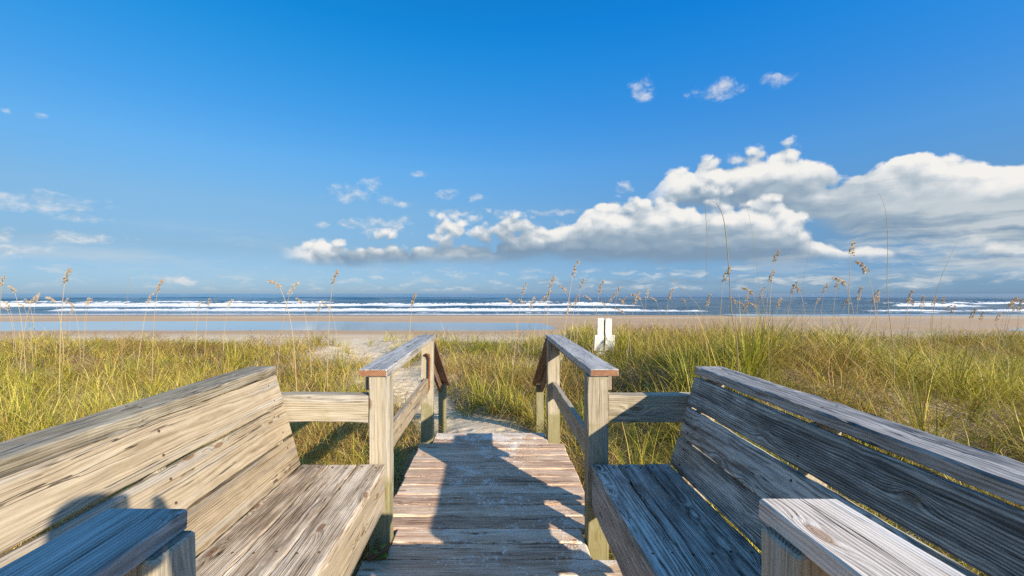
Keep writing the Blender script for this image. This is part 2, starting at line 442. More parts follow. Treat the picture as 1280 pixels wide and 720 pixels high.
# ------------------------------------------------------------------ plank mesh builder
class Planks:
    def __init__(self):
        self.v, self.f, self.mi, self.gr, self.tone = [], [], [], [], []

    def board(self, p0, p1, wdir, w, t, bevel=0.005, step=0.10, wear=0.0016, tone=None, bow=0.002):
        """A plank from p0 to p1; wdir = direction of its width; w width, t thickness; small wear and bow."""
        p0, p1 = Vector(p0), Vector(p1)
        L = (p1 - p0).length
        ax = (p1 - p0) / L
        wd = Vector(wdir)
        wd = (wd - ax * wd.dot(ax)).normalized()
        td = ax.cross(wd)
        b = bevel
        hw, ht = w / 2, t / 2
        prof = [(hw, -ht + b), (hw, ht - b), (hw - b * .35, ht - b * .35), (hw - b, ht), (-hw + b, ht), (-hw + b * .35, ht - b * .35),
                (-hw, ht - b), (-hw, -ht + b), (-hw + b * .35, -ht + b * .35), (-hw + b, -ht), (hw - b, -ht), (hw - b * .35, -ht + b * .35)]
        n = max(2, int(L / step) + 1)
        xs = [0.0] + [b + (L - 2 * b) * i / (n - 1) for i in range(n)] + [L]
        off = (rng.uniform(0, 60), rng.uniform(-0.12, 0.12), rng.choice([-1, 1]) * rng.uniform(0.02, 0.14))
        if tone is None:
            tone = rng.uniform(0.15, 0.85)
        base = len(self.v)
        ph = rng.uniform(0, 6.28, 4)
        k = len(prof)
        for i, x in enumerate(xs):
            end = i in (0, len(xs) - 1)
            u = x / L
            bw = bow * math.sin(math.pi * u + 0) * math.cos(ph[0]) + bow * 0.5 * math.sin(2 * math.pi * u + ph[1])
            bt = bow * 0.7 * math.sin(1.5 * math.pi * u + ph[2])
            for j, (a, c) in enumerate(prof):
                s = (1 - b * 0.8 / hw) if end else 1.0
                s2 = (1 - b * 0.8 / ht) if end else 1.0
                aw, ct = a * s, c * s2
                corner = j % 3 == 2
                jw = rng.normal(0, wear * (1.0 if corner else 0.45))
                jt = rng.normal(0, wear * (0.8 if corner else 0.3))
                if end:
                    jw *= .4
                    jt *= .4
                aw += jw
                ct += jt
                q = p0 + ax * (x + (rng.normal(0, wear * .4) if end else 0)) + wd * (aw + bw) + td * (ct + bt)
                self.v.append(q[:])
                self.gr.append((x + off[0], aw + off[1], ct + off[2]))
                self.tone.append(tone)
        for i in range(len(xs) - 1):
            for j in range(k):
                a = base + i * k + j
                c = base + i * k + (j + 1) % k
                self.f.append((a, c, c + k, a + k))
                self.mi.append(0)
        self.f.append(tuple(base + j for j in reversed(range(k))))
        self.mi.append(1)
        e = base + (len(xs) - 1) * k
        self.f.append(tuple(e + j for j in range(k)))
        self.mi.append(1)
        return self

    def build(self, name, mat, parent=None, end=None):
        me = bpy.data.meshes.new(name)
        me.from_pydata(self.v, [], self.f)
        me.update()
        a = me.attributes.new('gr', 'FLOAT_VECTOR', 'POINT')
        a.data.foreach_set('vector', np.array(self.gr, dtype=np.float32).ravel())
        a = me.attributes.new('tone', 'FLOAT', 'POINT')
        a.data.foreach_set('value', np.array(self.tone, dtype=np.float32))
        me.materials.append(mat)
        me.materials.append(end or END_GREY)
        me.polygons.foreach_set('material_index', np.array(self.mi, dtype=np.int32))
        fix_normals(me)
        o = bpy.data.objects.new(name, me)
        COL.objects.link(o)
        if parent:
            o.parent = parent
        return o


def fix_normals(me):
    import bmesh
    bm = bmesh.new()
    bm.from_mesh(me)
    bmesh.ops.recalc_face_normals(bm, faces=bm.faces)
    bm.to_mesh(me)
    bm.free()


def tag(o, label=None, cat=None, group=None, kind=None):
    if label:
        o['label'] = label
    if cat:
        o['category'] = cat
    if group:
        o['group'] = group
    if kind:
        o['kind'] = kind
    return o


def thing(name, label, cat, loc=(0, 0, 0), group=None):
    o = bpy.data.objects.new(name, None)
    o.empty_display_size = 0.1
    o.location = (0, 0, 0)
    COL.objects.link(o)
    return tag(o, label, cat, group)


def mesh_obj(name, v, f, mat, parent=None, smooth=False):
    me = bpy.data.meshes.new(name)
    me.from_pydata([tuple(q) for q in v], [], f)
    me.update()
    if mat:
        me.materials.append(mat)
    if smooth:
        me.polygons.foreach_set('use_smooth', np.ones(len(me.polygons), dtype=bool))
    o = bpy.data.objects.new(name, me)
    COL.objects.link(o)
    if parent:
        o.parent = parent
    return o


# ------------------------------------------------------------------ value noise for the terrain
_tab = rng.random((256, 256)).astype(np.float64)


def vnoise(x, y, seed=0):
    xi, yi = np.floor(x).astype(int), np.floor(y).astype(int)
    fx, fy = x - xi, y - yi
    fx, fy = fx * fx * (3 - 2 * fx), fy * fy * (3 - 2 * fy)
    g = lambda a, b: _tab[(a + seed * 37) & 255, (b + seed * 91) & 255]
    return (g(xi, yi) * (1 - fx) + g(xi + 1, yi) * fx) * (1 - fy) + (g(xi, yi + 1) * (1 - fx) + g(xi + 1, yi + 1) * fx) * fy


def fbm(x, y, oct=4, seed=0):
    s, a, t = 0, 1.0, 0
    for i in range(oct):
        s = s + a * vnoise(x * 2 ** i, y * 2 ** i, seed + i)
        t += a
        a *= .5
    return s / t


def sstep(a, b, x):
    t = np.clip((x - a) / (b - a), 0, 1)
    return t * t * (3 - 2 * t)


PATH = np.array([(0.0, 4.2), (-0.03, 5.2), (-0.25, 6.1), (-1.25, 7.6), (-2.2, 10.4), (-3.9, 14.2), (-6.2, 18.5), (-9, 24)])


def path_dist(x, y):
    d = np.full(np.shape(x), 1e9)
    for (ax, ay), (bx, by) in zip(PATH[:-1], PATH[1:]):
        vx, vy = bx - ax, by - ay
        t = np.clip(((x - ax) * vx + (y - ay) * vy) / (vx * vx + vy * vy), 0, 1)
        d = np.minimum(d, np.hypot(x - ax - t * vx, y - ay - t * vy))
    return d


SEA = -2.62
POOL = -2.47


def pool_shape(x, y):
    """1 inside the runnels left on the beach"""
    wob = (fbm(x / 22 + 3, y / 30, 3, 5) - .5)
    yn = 45.0 + 3.0 * wob + 0.00 * x
    yf = 61.0 + 5.0 * wob - 0.10 * np.clip(x + 20, 0, 60)
    left = sstep(-.6, 2.4, y - yn) * sstep(-.6, 2.4, yf - y) * sstep(9, 3, x)
    yn2 = 44.0 + 2 * wob + 0.0 * x
    yf2 = 40.0 + 0.62 * (x - 44) + 4 * wob
    right = sstep(-.6, 2.0, y - yn2) * sstep(-.8, 3.0, np.minimum(yf2, 76) - y) * sstep(44, 50, x)
    return np.maximum(left, right)


def terrain(x, y):
    x = np.asarray(x, float)
    y = np.asarray(y, float)
    crest = 17.0 + 3.0 * (fbm(x / 9 + 11, y * 0 + 2, 3, 2) - .5)
    dune = -0.55 + 0.34 * (fbm(x / 3.2, y / 3.2, 4, 1) - .5) + 0.12 * (fbm(x / .7, y / .7, 3, 7) - .5)
    dune = dune + 0.34 * np.exp(-((x - 4.9) / 2.2) ** 2 - ((y - 7.0) / 2.2) ** 2)
    dune = dune + 0.10 * np.exp(-((x - 2.2) / 1.4) ** 2 - ((y - 4.6) / 1.4) ** 2)
    dune = dune + 0.36 * sstep(1.6, 3.6, x) * sstep(3.6, 6.2, y) * (1 - .95 * sstep(5.5, 10.5, x))
    dune = dune - 0.10 * sstep(-3, -9, x)
    pd = path_dist(x, y)
    dune = dune - 0.16 * sstep(1.1, 0.2, pd) * sstep(3.6, 5.0, y)
    dune = np.where(True, dune, dune)
    t = sstep(0, 10, y - crest)
    beach = np.interp(y, [17, 30, 44, 62, 70, 80, 95, 200, 400], [-2.15, -2.26, -2.42, -2.42, -2.36, -2.63, -3.2, -5, -6])
    beach = beach + 0.05 * (fbm(x / 5, y / 5, 3, 4) - .5) * sstep(70, 55, y) + .03 * (fbm(x / 1.1, y / 1.1, 2, 9) - .5) * sstep(44, 34, y)
    beach = beach - 0.17 * pool_shape(x, y)
    h = dune * (1 - t) + beach * t
    # flatten below the boardwalk
    under = sstep(1.1, .75, np.abs(x)) * sstep(4.7, 4.3, y)
    h = h * (1 - under) + np.minimum(h, -0.33) * under
    # sand drifted up against the end of the boardwalk
    foot = np.exp(-(x / 0.85) ** 4) * sstep(4.2, 4.35, y) * sstep(7.2, 5.6, y)
    ramp = np.interp(y, [4.2, 5.3, 6.5], [-0.24, -0.55, -0.52])
    h = h * (1 - foot) + (ramp + .05 * (fbm(x / .4, y / .4, 3, 15) - .5)) * foot
    return h


def axis(parts):
    out = []
    for a, b, st in parts:
        out.append(np.arange(a, b, st))
    return np.concatenate(out)


def geo(a, b, r):
    o = [a]
    st = r[0]
    while o[-1] < b:
        o.append(o[-1] + st)
        st *= r[1]
    return np.array(o)


def grid_mesh(name, xs, ys, zf, mat, kind='structure'):
    X, Y = np.meshgrid(xs, ys)
    Z = zf(X, Y)
    nx, ny = len(xs), len(ys)
    co = np.stack([X, Y, Z], -1).reshape(-1, 3).astype(np.float32)
    idx = np.arange(nx * ny).reshape(ny, nx)
    q = np.stack([idx[:-1, :-1], idx[:-1, 1:], idx[1:, 1:], idx[1:, :-1]], -1).reshape(-1, 4)
    me = bpy.data.meshes.new(name)
    me.vertices.add(len(co))
    me.vertices.foreach_set('co', co.ravel())
    me.loops.add(q.size)
    me.loops.foreach_set('vertex_index', q.ravel().astype(np.int32))
    me.polygons.add(len(q))
    me.polygons.foreach_set('loop_start', np.arange(0, q.size, 4, dtype=np.int32))
    me.polygons.foreach_set('use_smooth', np.ones(len(q), dtype=bool))
    me.update(calc_edges=True)
    me.materials.append(mat)
    o = bpy.data.objects.new(name, me)
    COL.objects.link(o)
    o['kind'] = kind
    return o


# ------------------------------------------------------------------ ground
def sand_mat():
    m, T, p, out = new_mat('sand')
    geo_ = T.new('ShaderNodeNewGeometry')
    P = geo_.outputs['Position']
    x, y, z = T.sep(P)
    n1 = T.noise(P, 2.2, 5, 0.6)
    n2 = T.noise(P, 60.0, 3, 0.6)
    n3 = T.noise(T.vm('MULTIPLY', P, (0.06, 0.35, 0.0)), 1.0, 4, 0.55)
    dry = T.mix(n1, (0.66, 0.50, 0.32), (0.86, 0.70, 0.49))
    dry = T.mix(T.m('MULTIPLY', n2, 0.35), dry, (0.30, 0.235, 0.165))
    wetc = T.mix(n3, (0.32, 0.20, 0.105), (0.60, 0.41, 0.235))
    wet = T.mr(T.m('ADD', z, T.m('MULTIPLY', T.m('SUBTRACT', n3, 0.5), 0.10)), -2.30, -2.41)
    base = T.mix(wet, dry, wetc)
    # wrack line: dark bits of dead reed on the dry beach
    wr = T.noise(T.vm('MULTIPLY', P, (0.5, 2.6, 0.0)), 1.0, 6, 0.75)
    wm = T.m('MULTIPLY', T.mr(wr, 0.60, 0.66), T.m('MULTIPLY', T.mr(y, 24, 28), T.mr(y, 40, 44, 1.0, 0.0)))
    base = T.mix(T.m('MULTIPLY', wm, 0.7), base, (0.085, 0.06, 0.04))
    # dead grass litter on the dunes
    lt = T.noise(T.vm('MULTIPLY', P, (1.0, 1.0, 0.0)), 26.0, 4, 0.7)
    lm = T.m('MULTIPLY', T.mr(lt, 0.36, 0.52), T.m('MULTIPLY', T.mr(y, 19, 16), T.mr(T.attr('litter').outputs['Fac'], 0.2, 0.8)))
    base = T.mix(lm, base, T.mix(n2, (0.07, 0.042, 0.026), (0.23, 0.155, 0.085)))
    T.put(p.inputs['Base Color'], base)
    T.put(p.inputs['Roughness'], T.m('SUBTRACT', T.mr(wet, 0.0, 1.0, 0.95, 0.85), T.m('MULTIPLY', T.mr(n3, 0.52, 0.62), T.m('MULTIPLY', wet, 0.42))))
    bp = T.new('ShaderNodeBump')
    bp.inputs['Strength'].default_value = 0.8
    bp.inputs['Distance'].default_value = 0.05
    fp = T.new('ShaderNodeTexVoronoi', feature='SMOOTH_F1')
    T.put(fp.inputs['Vector'], P)
    fp.inputs['Scale'].default_value = 4.6
    hh = T.m('ADD', T.m('MULTIPLY', T.noise(P, 8.0, 4, 0.6), 0.7), T.m('MULTIPLY', T.mr(fp.outputs['Distance'], 0.1, 0.5), 0.5))
    T.put(bp.inputs['Height'], T.m('MULTIPLY', T.m('ADD', hh, T.m('MULTIPLY', n2, 0.1)), T.mr(wet, 0.0, 1.0, 1.0, 0.12)))
    T.put(p.inputs['Normal'], bp.outputs[0])
    return m


SAND = sand_mat()
xs_pos = np.concatenate([np.arange(0, 12, .16), np.arange(12, 40, .6), np.arange(40, 140, 1.5), geo(140, 9000, (4, 1.25))])
XS = np.concatenate([-xs_pos[:0:-1], xs_pos])
YS = np.concatenate([-geo(7, 400, (1.5, 1.4))[::-1], np.arange(-6.5, 24, .16), np.arange(24, 96, .5), geo(96, 14000, (3, 1.3))])
ground = grid_mesh('sand_ground', XS, YS, terrain, SAND)


def grass_mask(x, y):
    """0..1 how thickly the dune grass grows"""
    pd = path_dist(x, y)
    edge = (fbm(x / 1.7 + 5, y / 1.7, 3, 12) - .5)
    crest = 17.0 + 3.0 * (fbm(x / 9 + 11, y * 0 + 2, 3, 2) - .5)
    wid = np.interp(y, [4.2, 5.4, 6.2, 7.2, 10, 14], [.66, .60, .46, .24, .45, .6])
    g = sstep(wid - .12, wid + .22, pd + edge * 0.7) * (y > 4.2) + (y <= 4.2) * 1.0
    far = crest + 0.5 + 2.5 * edge
    g = g * sstep(1.0, -1.0, y - far)
    # sandy opening where the path leaves to the left
    op = np.exp(-((x + 4.4) / 1.6) ** 2 - ((y - 14.5) / 3.2) ** 2)
    g = g * (1 - np.clip(op * 1.4, 0, 1))
    op2 = np.exp(-((x + 2.3) / .9) ** 2 - ((y - 10.2) / 1.6) ** 2)
    g = g * (1 - np.clip(op2 * 1.2, 0, 1))
    patch = fbm(x / 1.3, y / 1.3, 3, 21)
    g = g * (0.62 + 0.38 * sstep(.33, .5, patch))
    return g


tag(ground, 'pale dune sand and tan beach spreading from the boardwalk to the surf', 'sand')
X_, Y_ = np.meshgrid(XS, YS)
lit = grass_mask(X_, Y_) * (Y_ < 22) * (Y_ > -8)
la = ground.data.attributes.new('litter', 'FLOAT', 'POINT')
la.data.foreach_set('value', lit.ravel().astype(np.float32))


# ------------------------------------------------------------------ water
def water_mat(name, deep, rough, foam_on):
    m, T, p, out = new_mat(name)
    geo_ = T.new('ShaderNodeNewGeometry')
    P = geo_.outputs['Position']
    x, y, z = T.sep(P)
    base = T.xyz(*deep)
    if foam_on:
        far = T.mr(y, 90, 700)
        base = T.mix(far, (0.035, 0.085, 0.125), deep)
        fa = T.attr('foam').outputs['Fac']
        n = T.noise(T.vm('MULTIPLY', P, (0.16, 0.10, 0.0)), 1.0, 6, 0.68)
        n2 = T.noise(T.vm('MULTIPLY', P, (0.9, 0.35, 0.0)), 1.0, 4, 0.7)
        f = T.mr(T.m('ADD', fa, T.m('ADD', T.m('MULTIPLY', T.m('SUBTRACT', n, 0.5), 1.1), T.m('MULTIPLY', T.m('SUBTRACT', n2, 0.5), 0.6))), 0.66, 0.88)
        base = T.mix(f, base, (0.74, 0.745, 0.74))
        T.put(p.inputs['Roughness'], T.m('ADD', T.m('MULTIPLY', f, 0.6), rough))
    else:
        p.inputs['Roughness'].default_value = rough
    T.put(p.inputs['Base Color'], base)
    p.inputs['IOR'].default_value = 1.33
    if foam_on:
        p.inputs['Specular IOR Level'].default_value = 0.16
    bp = T.new('ShaderNodeBump')
    if foam_on:
        w1 = T.noise(T.vm('MULTIPLY', P, (0.22, 0.55, 0.0)), 1.0, 5, 0.62)
        w2 = T.noise(T.vm('MULTIPLY', P, (0.02, 0.07, 0.0)), 1.0, 3, 0.5)
        bp.inputs['Strength'].default_value = 1.0
        bp.inputs['Distance'].default_value = 1.0
        T.put(bp.inputs['Height'], T.m('ADD', T.m('MULTIPLY', w1, T.mr(y, 120, 600, 1.0, 0.35)), T.m('MULTIPLY', w2, 4.0)))
    else:
        w1 = T.noise(T.vm('MULTIPLY', P, (1.2, 4.0, 0.0)), 1.0, 3, 0.5)
        bp.inputs['Strength'].default_value = 0.08
        bp.inputs['Distance'].default_value = 0.01
        T.put(bp.inputs['Height'], w1)
    T.put(p.inputs['Normal'], bp.outputs[0])
    return m


SEAM = water_mat('sea_water', (0.010, 0.10, 0.235), 0.12, True)
POOLM = water_mat('pool_water', (0.34, 0.37, 0.385), 0.05, False)


def swell_lines(x, y):
    """height and foam of the breaking waves"""
    h = np.zeros_like(x)
    fo = np.zeros_like(x)
    lines = [  # yc, amp, width, foam lag, foam width, foam strength, seed
        (83.0, .08, 2.0, 1.0, 1.8, 0.95, 1), (91, .14, 2.6, 2.0, 1.8, 0.62, 2), (101, .42, 3.0, 3.0, 3.6, .95, 3), (119, .40, 4.0, 3.0, 2.8, .52, 4),
        (143, .75, 5.0, 6.0, 6.5, 1.05, 5), (172, .80, 6.0, 4.0, 5.0, .72, 6), (222, 1.0, 8.0, 2.0, 4.0, .42, 7), (300, .9, 10., 0, 6, .24, 8), (380, .8, 12., 0, 6, .14, 9)]
    for yc, a, w, lag, fw, fs, sd in lines:
        c = yc + w * 3.0 * (fbm(x / 90 + sd * 7.3, x * 0 + sd, 3, sd) - .5) + .02 * x * (sd % 3 - 1)
        gate = fbm(x / 55 + sd * 3.1, x * 0 + sd * 2, 3, sd + 20)
        g = .35 + 1.1 * sstep(.36, .62, gate)
        u = (y - c) / w
        h += a * g * np.where(u < 0, np.exp(-(u * 1.6) ** 2), np.exp(-(u * .8) ** 2))
        uf = (y - (c - lag)) / fw
        fo = np.maximum(fo, fs * (.25 + .95 * sstep(.36, .60, gate)) * np.exp(-uf ** 2))
    return h, fo


def sea_h(x, y):
    h, f = swell_lines(x, y)
    n = (fbm(x / 7, y / 5, 4, 31) - .5) * .35 + (fbm(x / 30, y / 16, 3, 33) - .5) * .4
    k = sstep(80, 92, y) * sstep(900, 300, y)
    return SEA + (h + n * sstep(82, 130, y)) * k


sx_pos = np.concatenate([np.arange(0, 300, 2.0), geo(300, 14000, (4, 1.22))])
SXS = np.concatenate([-sx_pos[:0:-1], sx_pos])
SYS = np.concatenate([np.arange(76, 200, .8), np.arange(200, 480, 2.0), geo(480, 30000, (5, 1.25))])
sea = grid_mesh('sea', SXS, SYS, sea_h, SEAM)
X_, Y_ = np.meshgrid(SXS, SYS)
fo = swell_lines(X_, Y_)[1]
fa_ = sea.data.attributes.new('foam', 'FLOAT', 'POINT')
fa_.data.foreach_set('value', fo.ravel().astype(np.float32))
for nm, x0, x1 in (('tidal_pool_water', -220, 14), ('tidal_pool_water', 42, 190)):
    pw = grid_mesh(nm, np.linspace(x0, x1, 20), np.linspace(40, 79.5 if x0 > 0 else 66, 12), lambda x, y: POOL + 0 * x, POOLM)
    tag(pw, 'long still tidal pool on the beach left of the marker board' if x0 < 0 else 'short tidal pool on the beach at the far right', 'tidal pool')

tag(sea, 'blue sea with white breaking waves under the horizon', 'sea')
# ------------------------------------------------------------------ boardwalk
XL, XR, YEND = -0.665, 0.645, 4.265
POST_W, POST_D = 0.112, 0.10
LP, RP = -0.622, 0.576            # post centre lines
NEAR_Y, FAR_Y = 2.41, 4.13        # the two posts of the far railings
posts_xy = [(LP, NEAR_Y), (LP, FAR_Y), (RP, NEAR_Y), (RP, FAR_Y), (LP, 0.77), (RP, 0.77), (LP, -1.1), (RP, -1.1)]

walk = thing('boardwalk', 'sandy reddish-brown plank boardwalk running between the two benches to the sand', 'boardwalk')
pl = Planks()
y = YEND - 0.07
i = 0
while y > -2.6:
    xa, xb = XL + rng.uniform(-.012, .01), XR + rng.uniform(-.01, .014)
    for px, py in posts_xy:
        if abs(y - py) < 0.07 + POST_D / 2 + .004:
            if px < 0:
                xa = px + POST_W / 2 + .006
            else:
                xb = px - POST_W / 2 - .006
    w = 0.1385 if i else 0.15
    dz = rng.normal(0, .0012)
    pl.board((xa, y, -.019 + dz), (xb, y, -.019 + dz + rng.normal(0, .0015)), (0, 1, 0), w + rng.normal(0, .0012), .038, bevel=.008, wear=.0026, step=.05)
    y -= 0.1445
    i += 1
pl.build('decking', WOOD_DECK, walk, END_GREY)
for x in (-.50, 0.0, .48):
    Planks().board((x, YEND - .08, -.115), (x, -2.6, -.115), (0, 0, 1), .14, .038, step=.5).build('joist', WOOD_BEAM, walk)
Planks().board((XL + .03, YEND - .028, -.118), (XR - .03, YEND - .028, -.118), (0, 0, 1), .14, .036).build('header_board', WOOD_BEAM, walk)
# steps going down to the sand, mostly buried
for k_ in range(3):
    Planks().board((XL + .10, YEND + .17 + .30 * k_, -.19 - .15 * k_), (XR - .10, YEND + .17 + .30 * k_, -.19 - .15 * k_), (0, 1, 0), .27, .038).build('step_tread', WOOD_DECK, walk)

CAP_TOP, CAP_BOT = 0.965, 0.926


def post(x, y, zb, zt, parent, mat=WOOD_POST, w=POST_W, d=POST_D, tone=None):
    return Planks().board((x, y, zb), (x, y, zt), (1, 0, 0), w, d, bevel=.005, step=.09, wear=.0014, tone=tone, bow=.0012).build('post', mat, parent)


def railing(side, y0, y1, label, mid_z, cap_x, far, capmat, posts, tones):
    r = thing('handrail', label, 'railing', group='wooden railings along the boardwalk')
    s = -1 if side == 'l' else 1
    px = LP if s < 0 else RP
    for yy, tn in zip(posts, tones):
        post(px, yy, -0.75, CAP_BOT - .001, r, tone=tn)
    Planks().board((cap_x, y0, (CAP_TOP + CAP_BOT) / 2), (cap_x, y1, (CAP_TOP + CAP_BOT) / 2), (1, 0, 0), .156, CAP_TOP - CAP_BOT, bevel=.005, wear=.0013).build('top_cap', capmat, r, END_RED)
    ox = px + s * (POST_W / 2 + .022)
    Planks().board((ox, y0 + .10, .876), (ox, y1 - .03, .876), (0, 0, 1), .098, .040).build('side_rail', WOOD_POST, r, END_GREY)
    for a, b in zip(posts[:-1], posts[1:]):
        lo, hi = min(a, b) + POST_D / 2 + .001, max(a, b) - POST_D / 2 - .001
        Planks().board((px + s * .004, lo, mid_z), (px + s * .004, hi, mid_z), (0, 0, 1), .145, .04).build('middle_rail', WOOD_TAN, r)
    return r


rail_fl = railing('l', 2.345, 4.325, 'far left railing with rusty strap on its post and open view of the sandy gap', .505, -.652, True, WOOD_CAP, [NEAR_Y, FAR_Y], [.72, .75])
rail_fr = railing('r', 2.345, 4.325, 'far right railing with silvered cap, standing before the white marker board', .47, .607, True, WOOD_CAP, [NEAR_Y, FAR_Y], [.5, .6])
rail_nl = railing('l', -1.3, 0.832, 'near left railing whose shaded cap shows at the bottom corner of the left bench', .5, -.662, False, WOOD_CAP, [.775, -1.1], [.6, .6])
rail_nr = railing('r', -1.3, 0.872, 'near right railing with pale sunlit knotty cap in front of the right bench', .5, .612, False, WOOD_PALE, [.79, -1.1], [.9, .6])


# stair handrails: a plank sloping down from the end of each cap to a newel post at the foot of the steps
def stair(r, s, x0, x1):
    ya, za, yb, zb = 4.315, .915, 6.0, .115
    Planks().board((x0, ya, za), (x1, yb, zb), (1, 0, 0), .15, .038, bevel=.005).build('stair_rail', WOOD_STAIR, r, END_RED)
    Planks().board((x0 + s * .03, ya + .06, za - .105), (x1 + s * .03, yb - .03, zb - .09), (0, 0, 1), .10, .038).build('stair_side_rail', WOOD_STAIR, r, END_RED)
    post(x1 + s * .005, yb - .16, -1.1, zb + .035, r, w=.10, d=.09)


stair(rail_fl, -1, -.655, -.675)
stair(rail_fr, 1, .602, .628)


def metal_mat(name, a, b):
    m, T, p, out = new_mat(name)
    tc = T.new('ShaderNodeTexCoord')
    n = T.noise(tc.outputs['Object'], 40, 5, .65)
    T.put(p.inputs['Base Color'], T.ramp(n, [(.3, a), (.7, b)]))
    p.inputs['Roughness'].default_value = .85
    return m


RUST = metal_mat('rust', (.07, .022, .010), (.25, .09, .035))


def tube(pts, rad, sides=8):
    v, f = [], []
    pts = [Vector(q) for q in pts]
    rads = rad if hasattr(rad, '__len__') else [rad] * len(pts)
    for i, q in enumerate(pts):
        a = pts[min(i + 1, len(pts) - 1)] - pts[max(i - 1, 0)]
        a.normalize()
        u = a.orthogonal().normalized() if i == 0 else (u - a * u.dot(a)).normalized()
        w = a.cross(u)
        for k in range(sides):
            t = 2 * math.pi * k / sides
            v.append(q + (u * math.cos(t) + w * math.sin(t)) * rads[i])
    for i in range(len(pts) - 1):
        for k in range(sides):
            a, b = i * sides + k, i * sides + (k + 1) % sides
            f.append((a, b, b + sides, a + sides))
    f.append(tuple(range(sides))[::-1])
    f.append(tuple((len(pts) - 1) * sides + k for k in range(sides)))
    return v, f


fy = FAR_Y - POST_D / 2 - .008
px_ = LP + .008
v, f = tube([(px_ - .012, fy + .01, .80), (px_ - .014, fy - .014, .805), (px_ + .012, fy - .02, .80), (px_ + .018, fy - .014, .76), (px_ + .014, fy - .012, .60), (px_ + .012, fy - .012, .48),
             (px_ + .002, fy - .014, .465), (px_ - .02, fy - .01, .455), (px_ - .03, fy + .012, .452)], [.008, .012, .014, .012, .011, .012, .012, .010, .008])
tag(mesh_obj('rusty_strap', v, f, RUST, rail_fl, True), 'rust brown bent metal strap on the post')


# ------------------------------------------------------------------ benches
_sv, _sf = [], []
for lift, rr_ in ((-.004, 1.0), (.0014, 1.0), (.0022, .6)):
    for k_ in range(8):
        _sv.append((math.cos(k_ * .7854) * .005 * rr_, math.sin(k_ * .7854) * .005 * rr_, lift))
for ring_ in range(2):
    for k_ in range(8):
        a_, b_ = ring_ * 8 + k_, ring_ * 8 + (k_ + 1) % 8
        _sf.append((a_, b_, b_ + 8, a_ + 8))
_sf.append(tuple(16 + k_ for k_ in range(8)))
SCREW = bpy.data.meshes.new('screw')
SCREW.from_pydata(_sv, [], _sf)
SCREW.materials.append(metal_mat('dull_rust', (.045, .025, .018), (.16, .085, .05)))

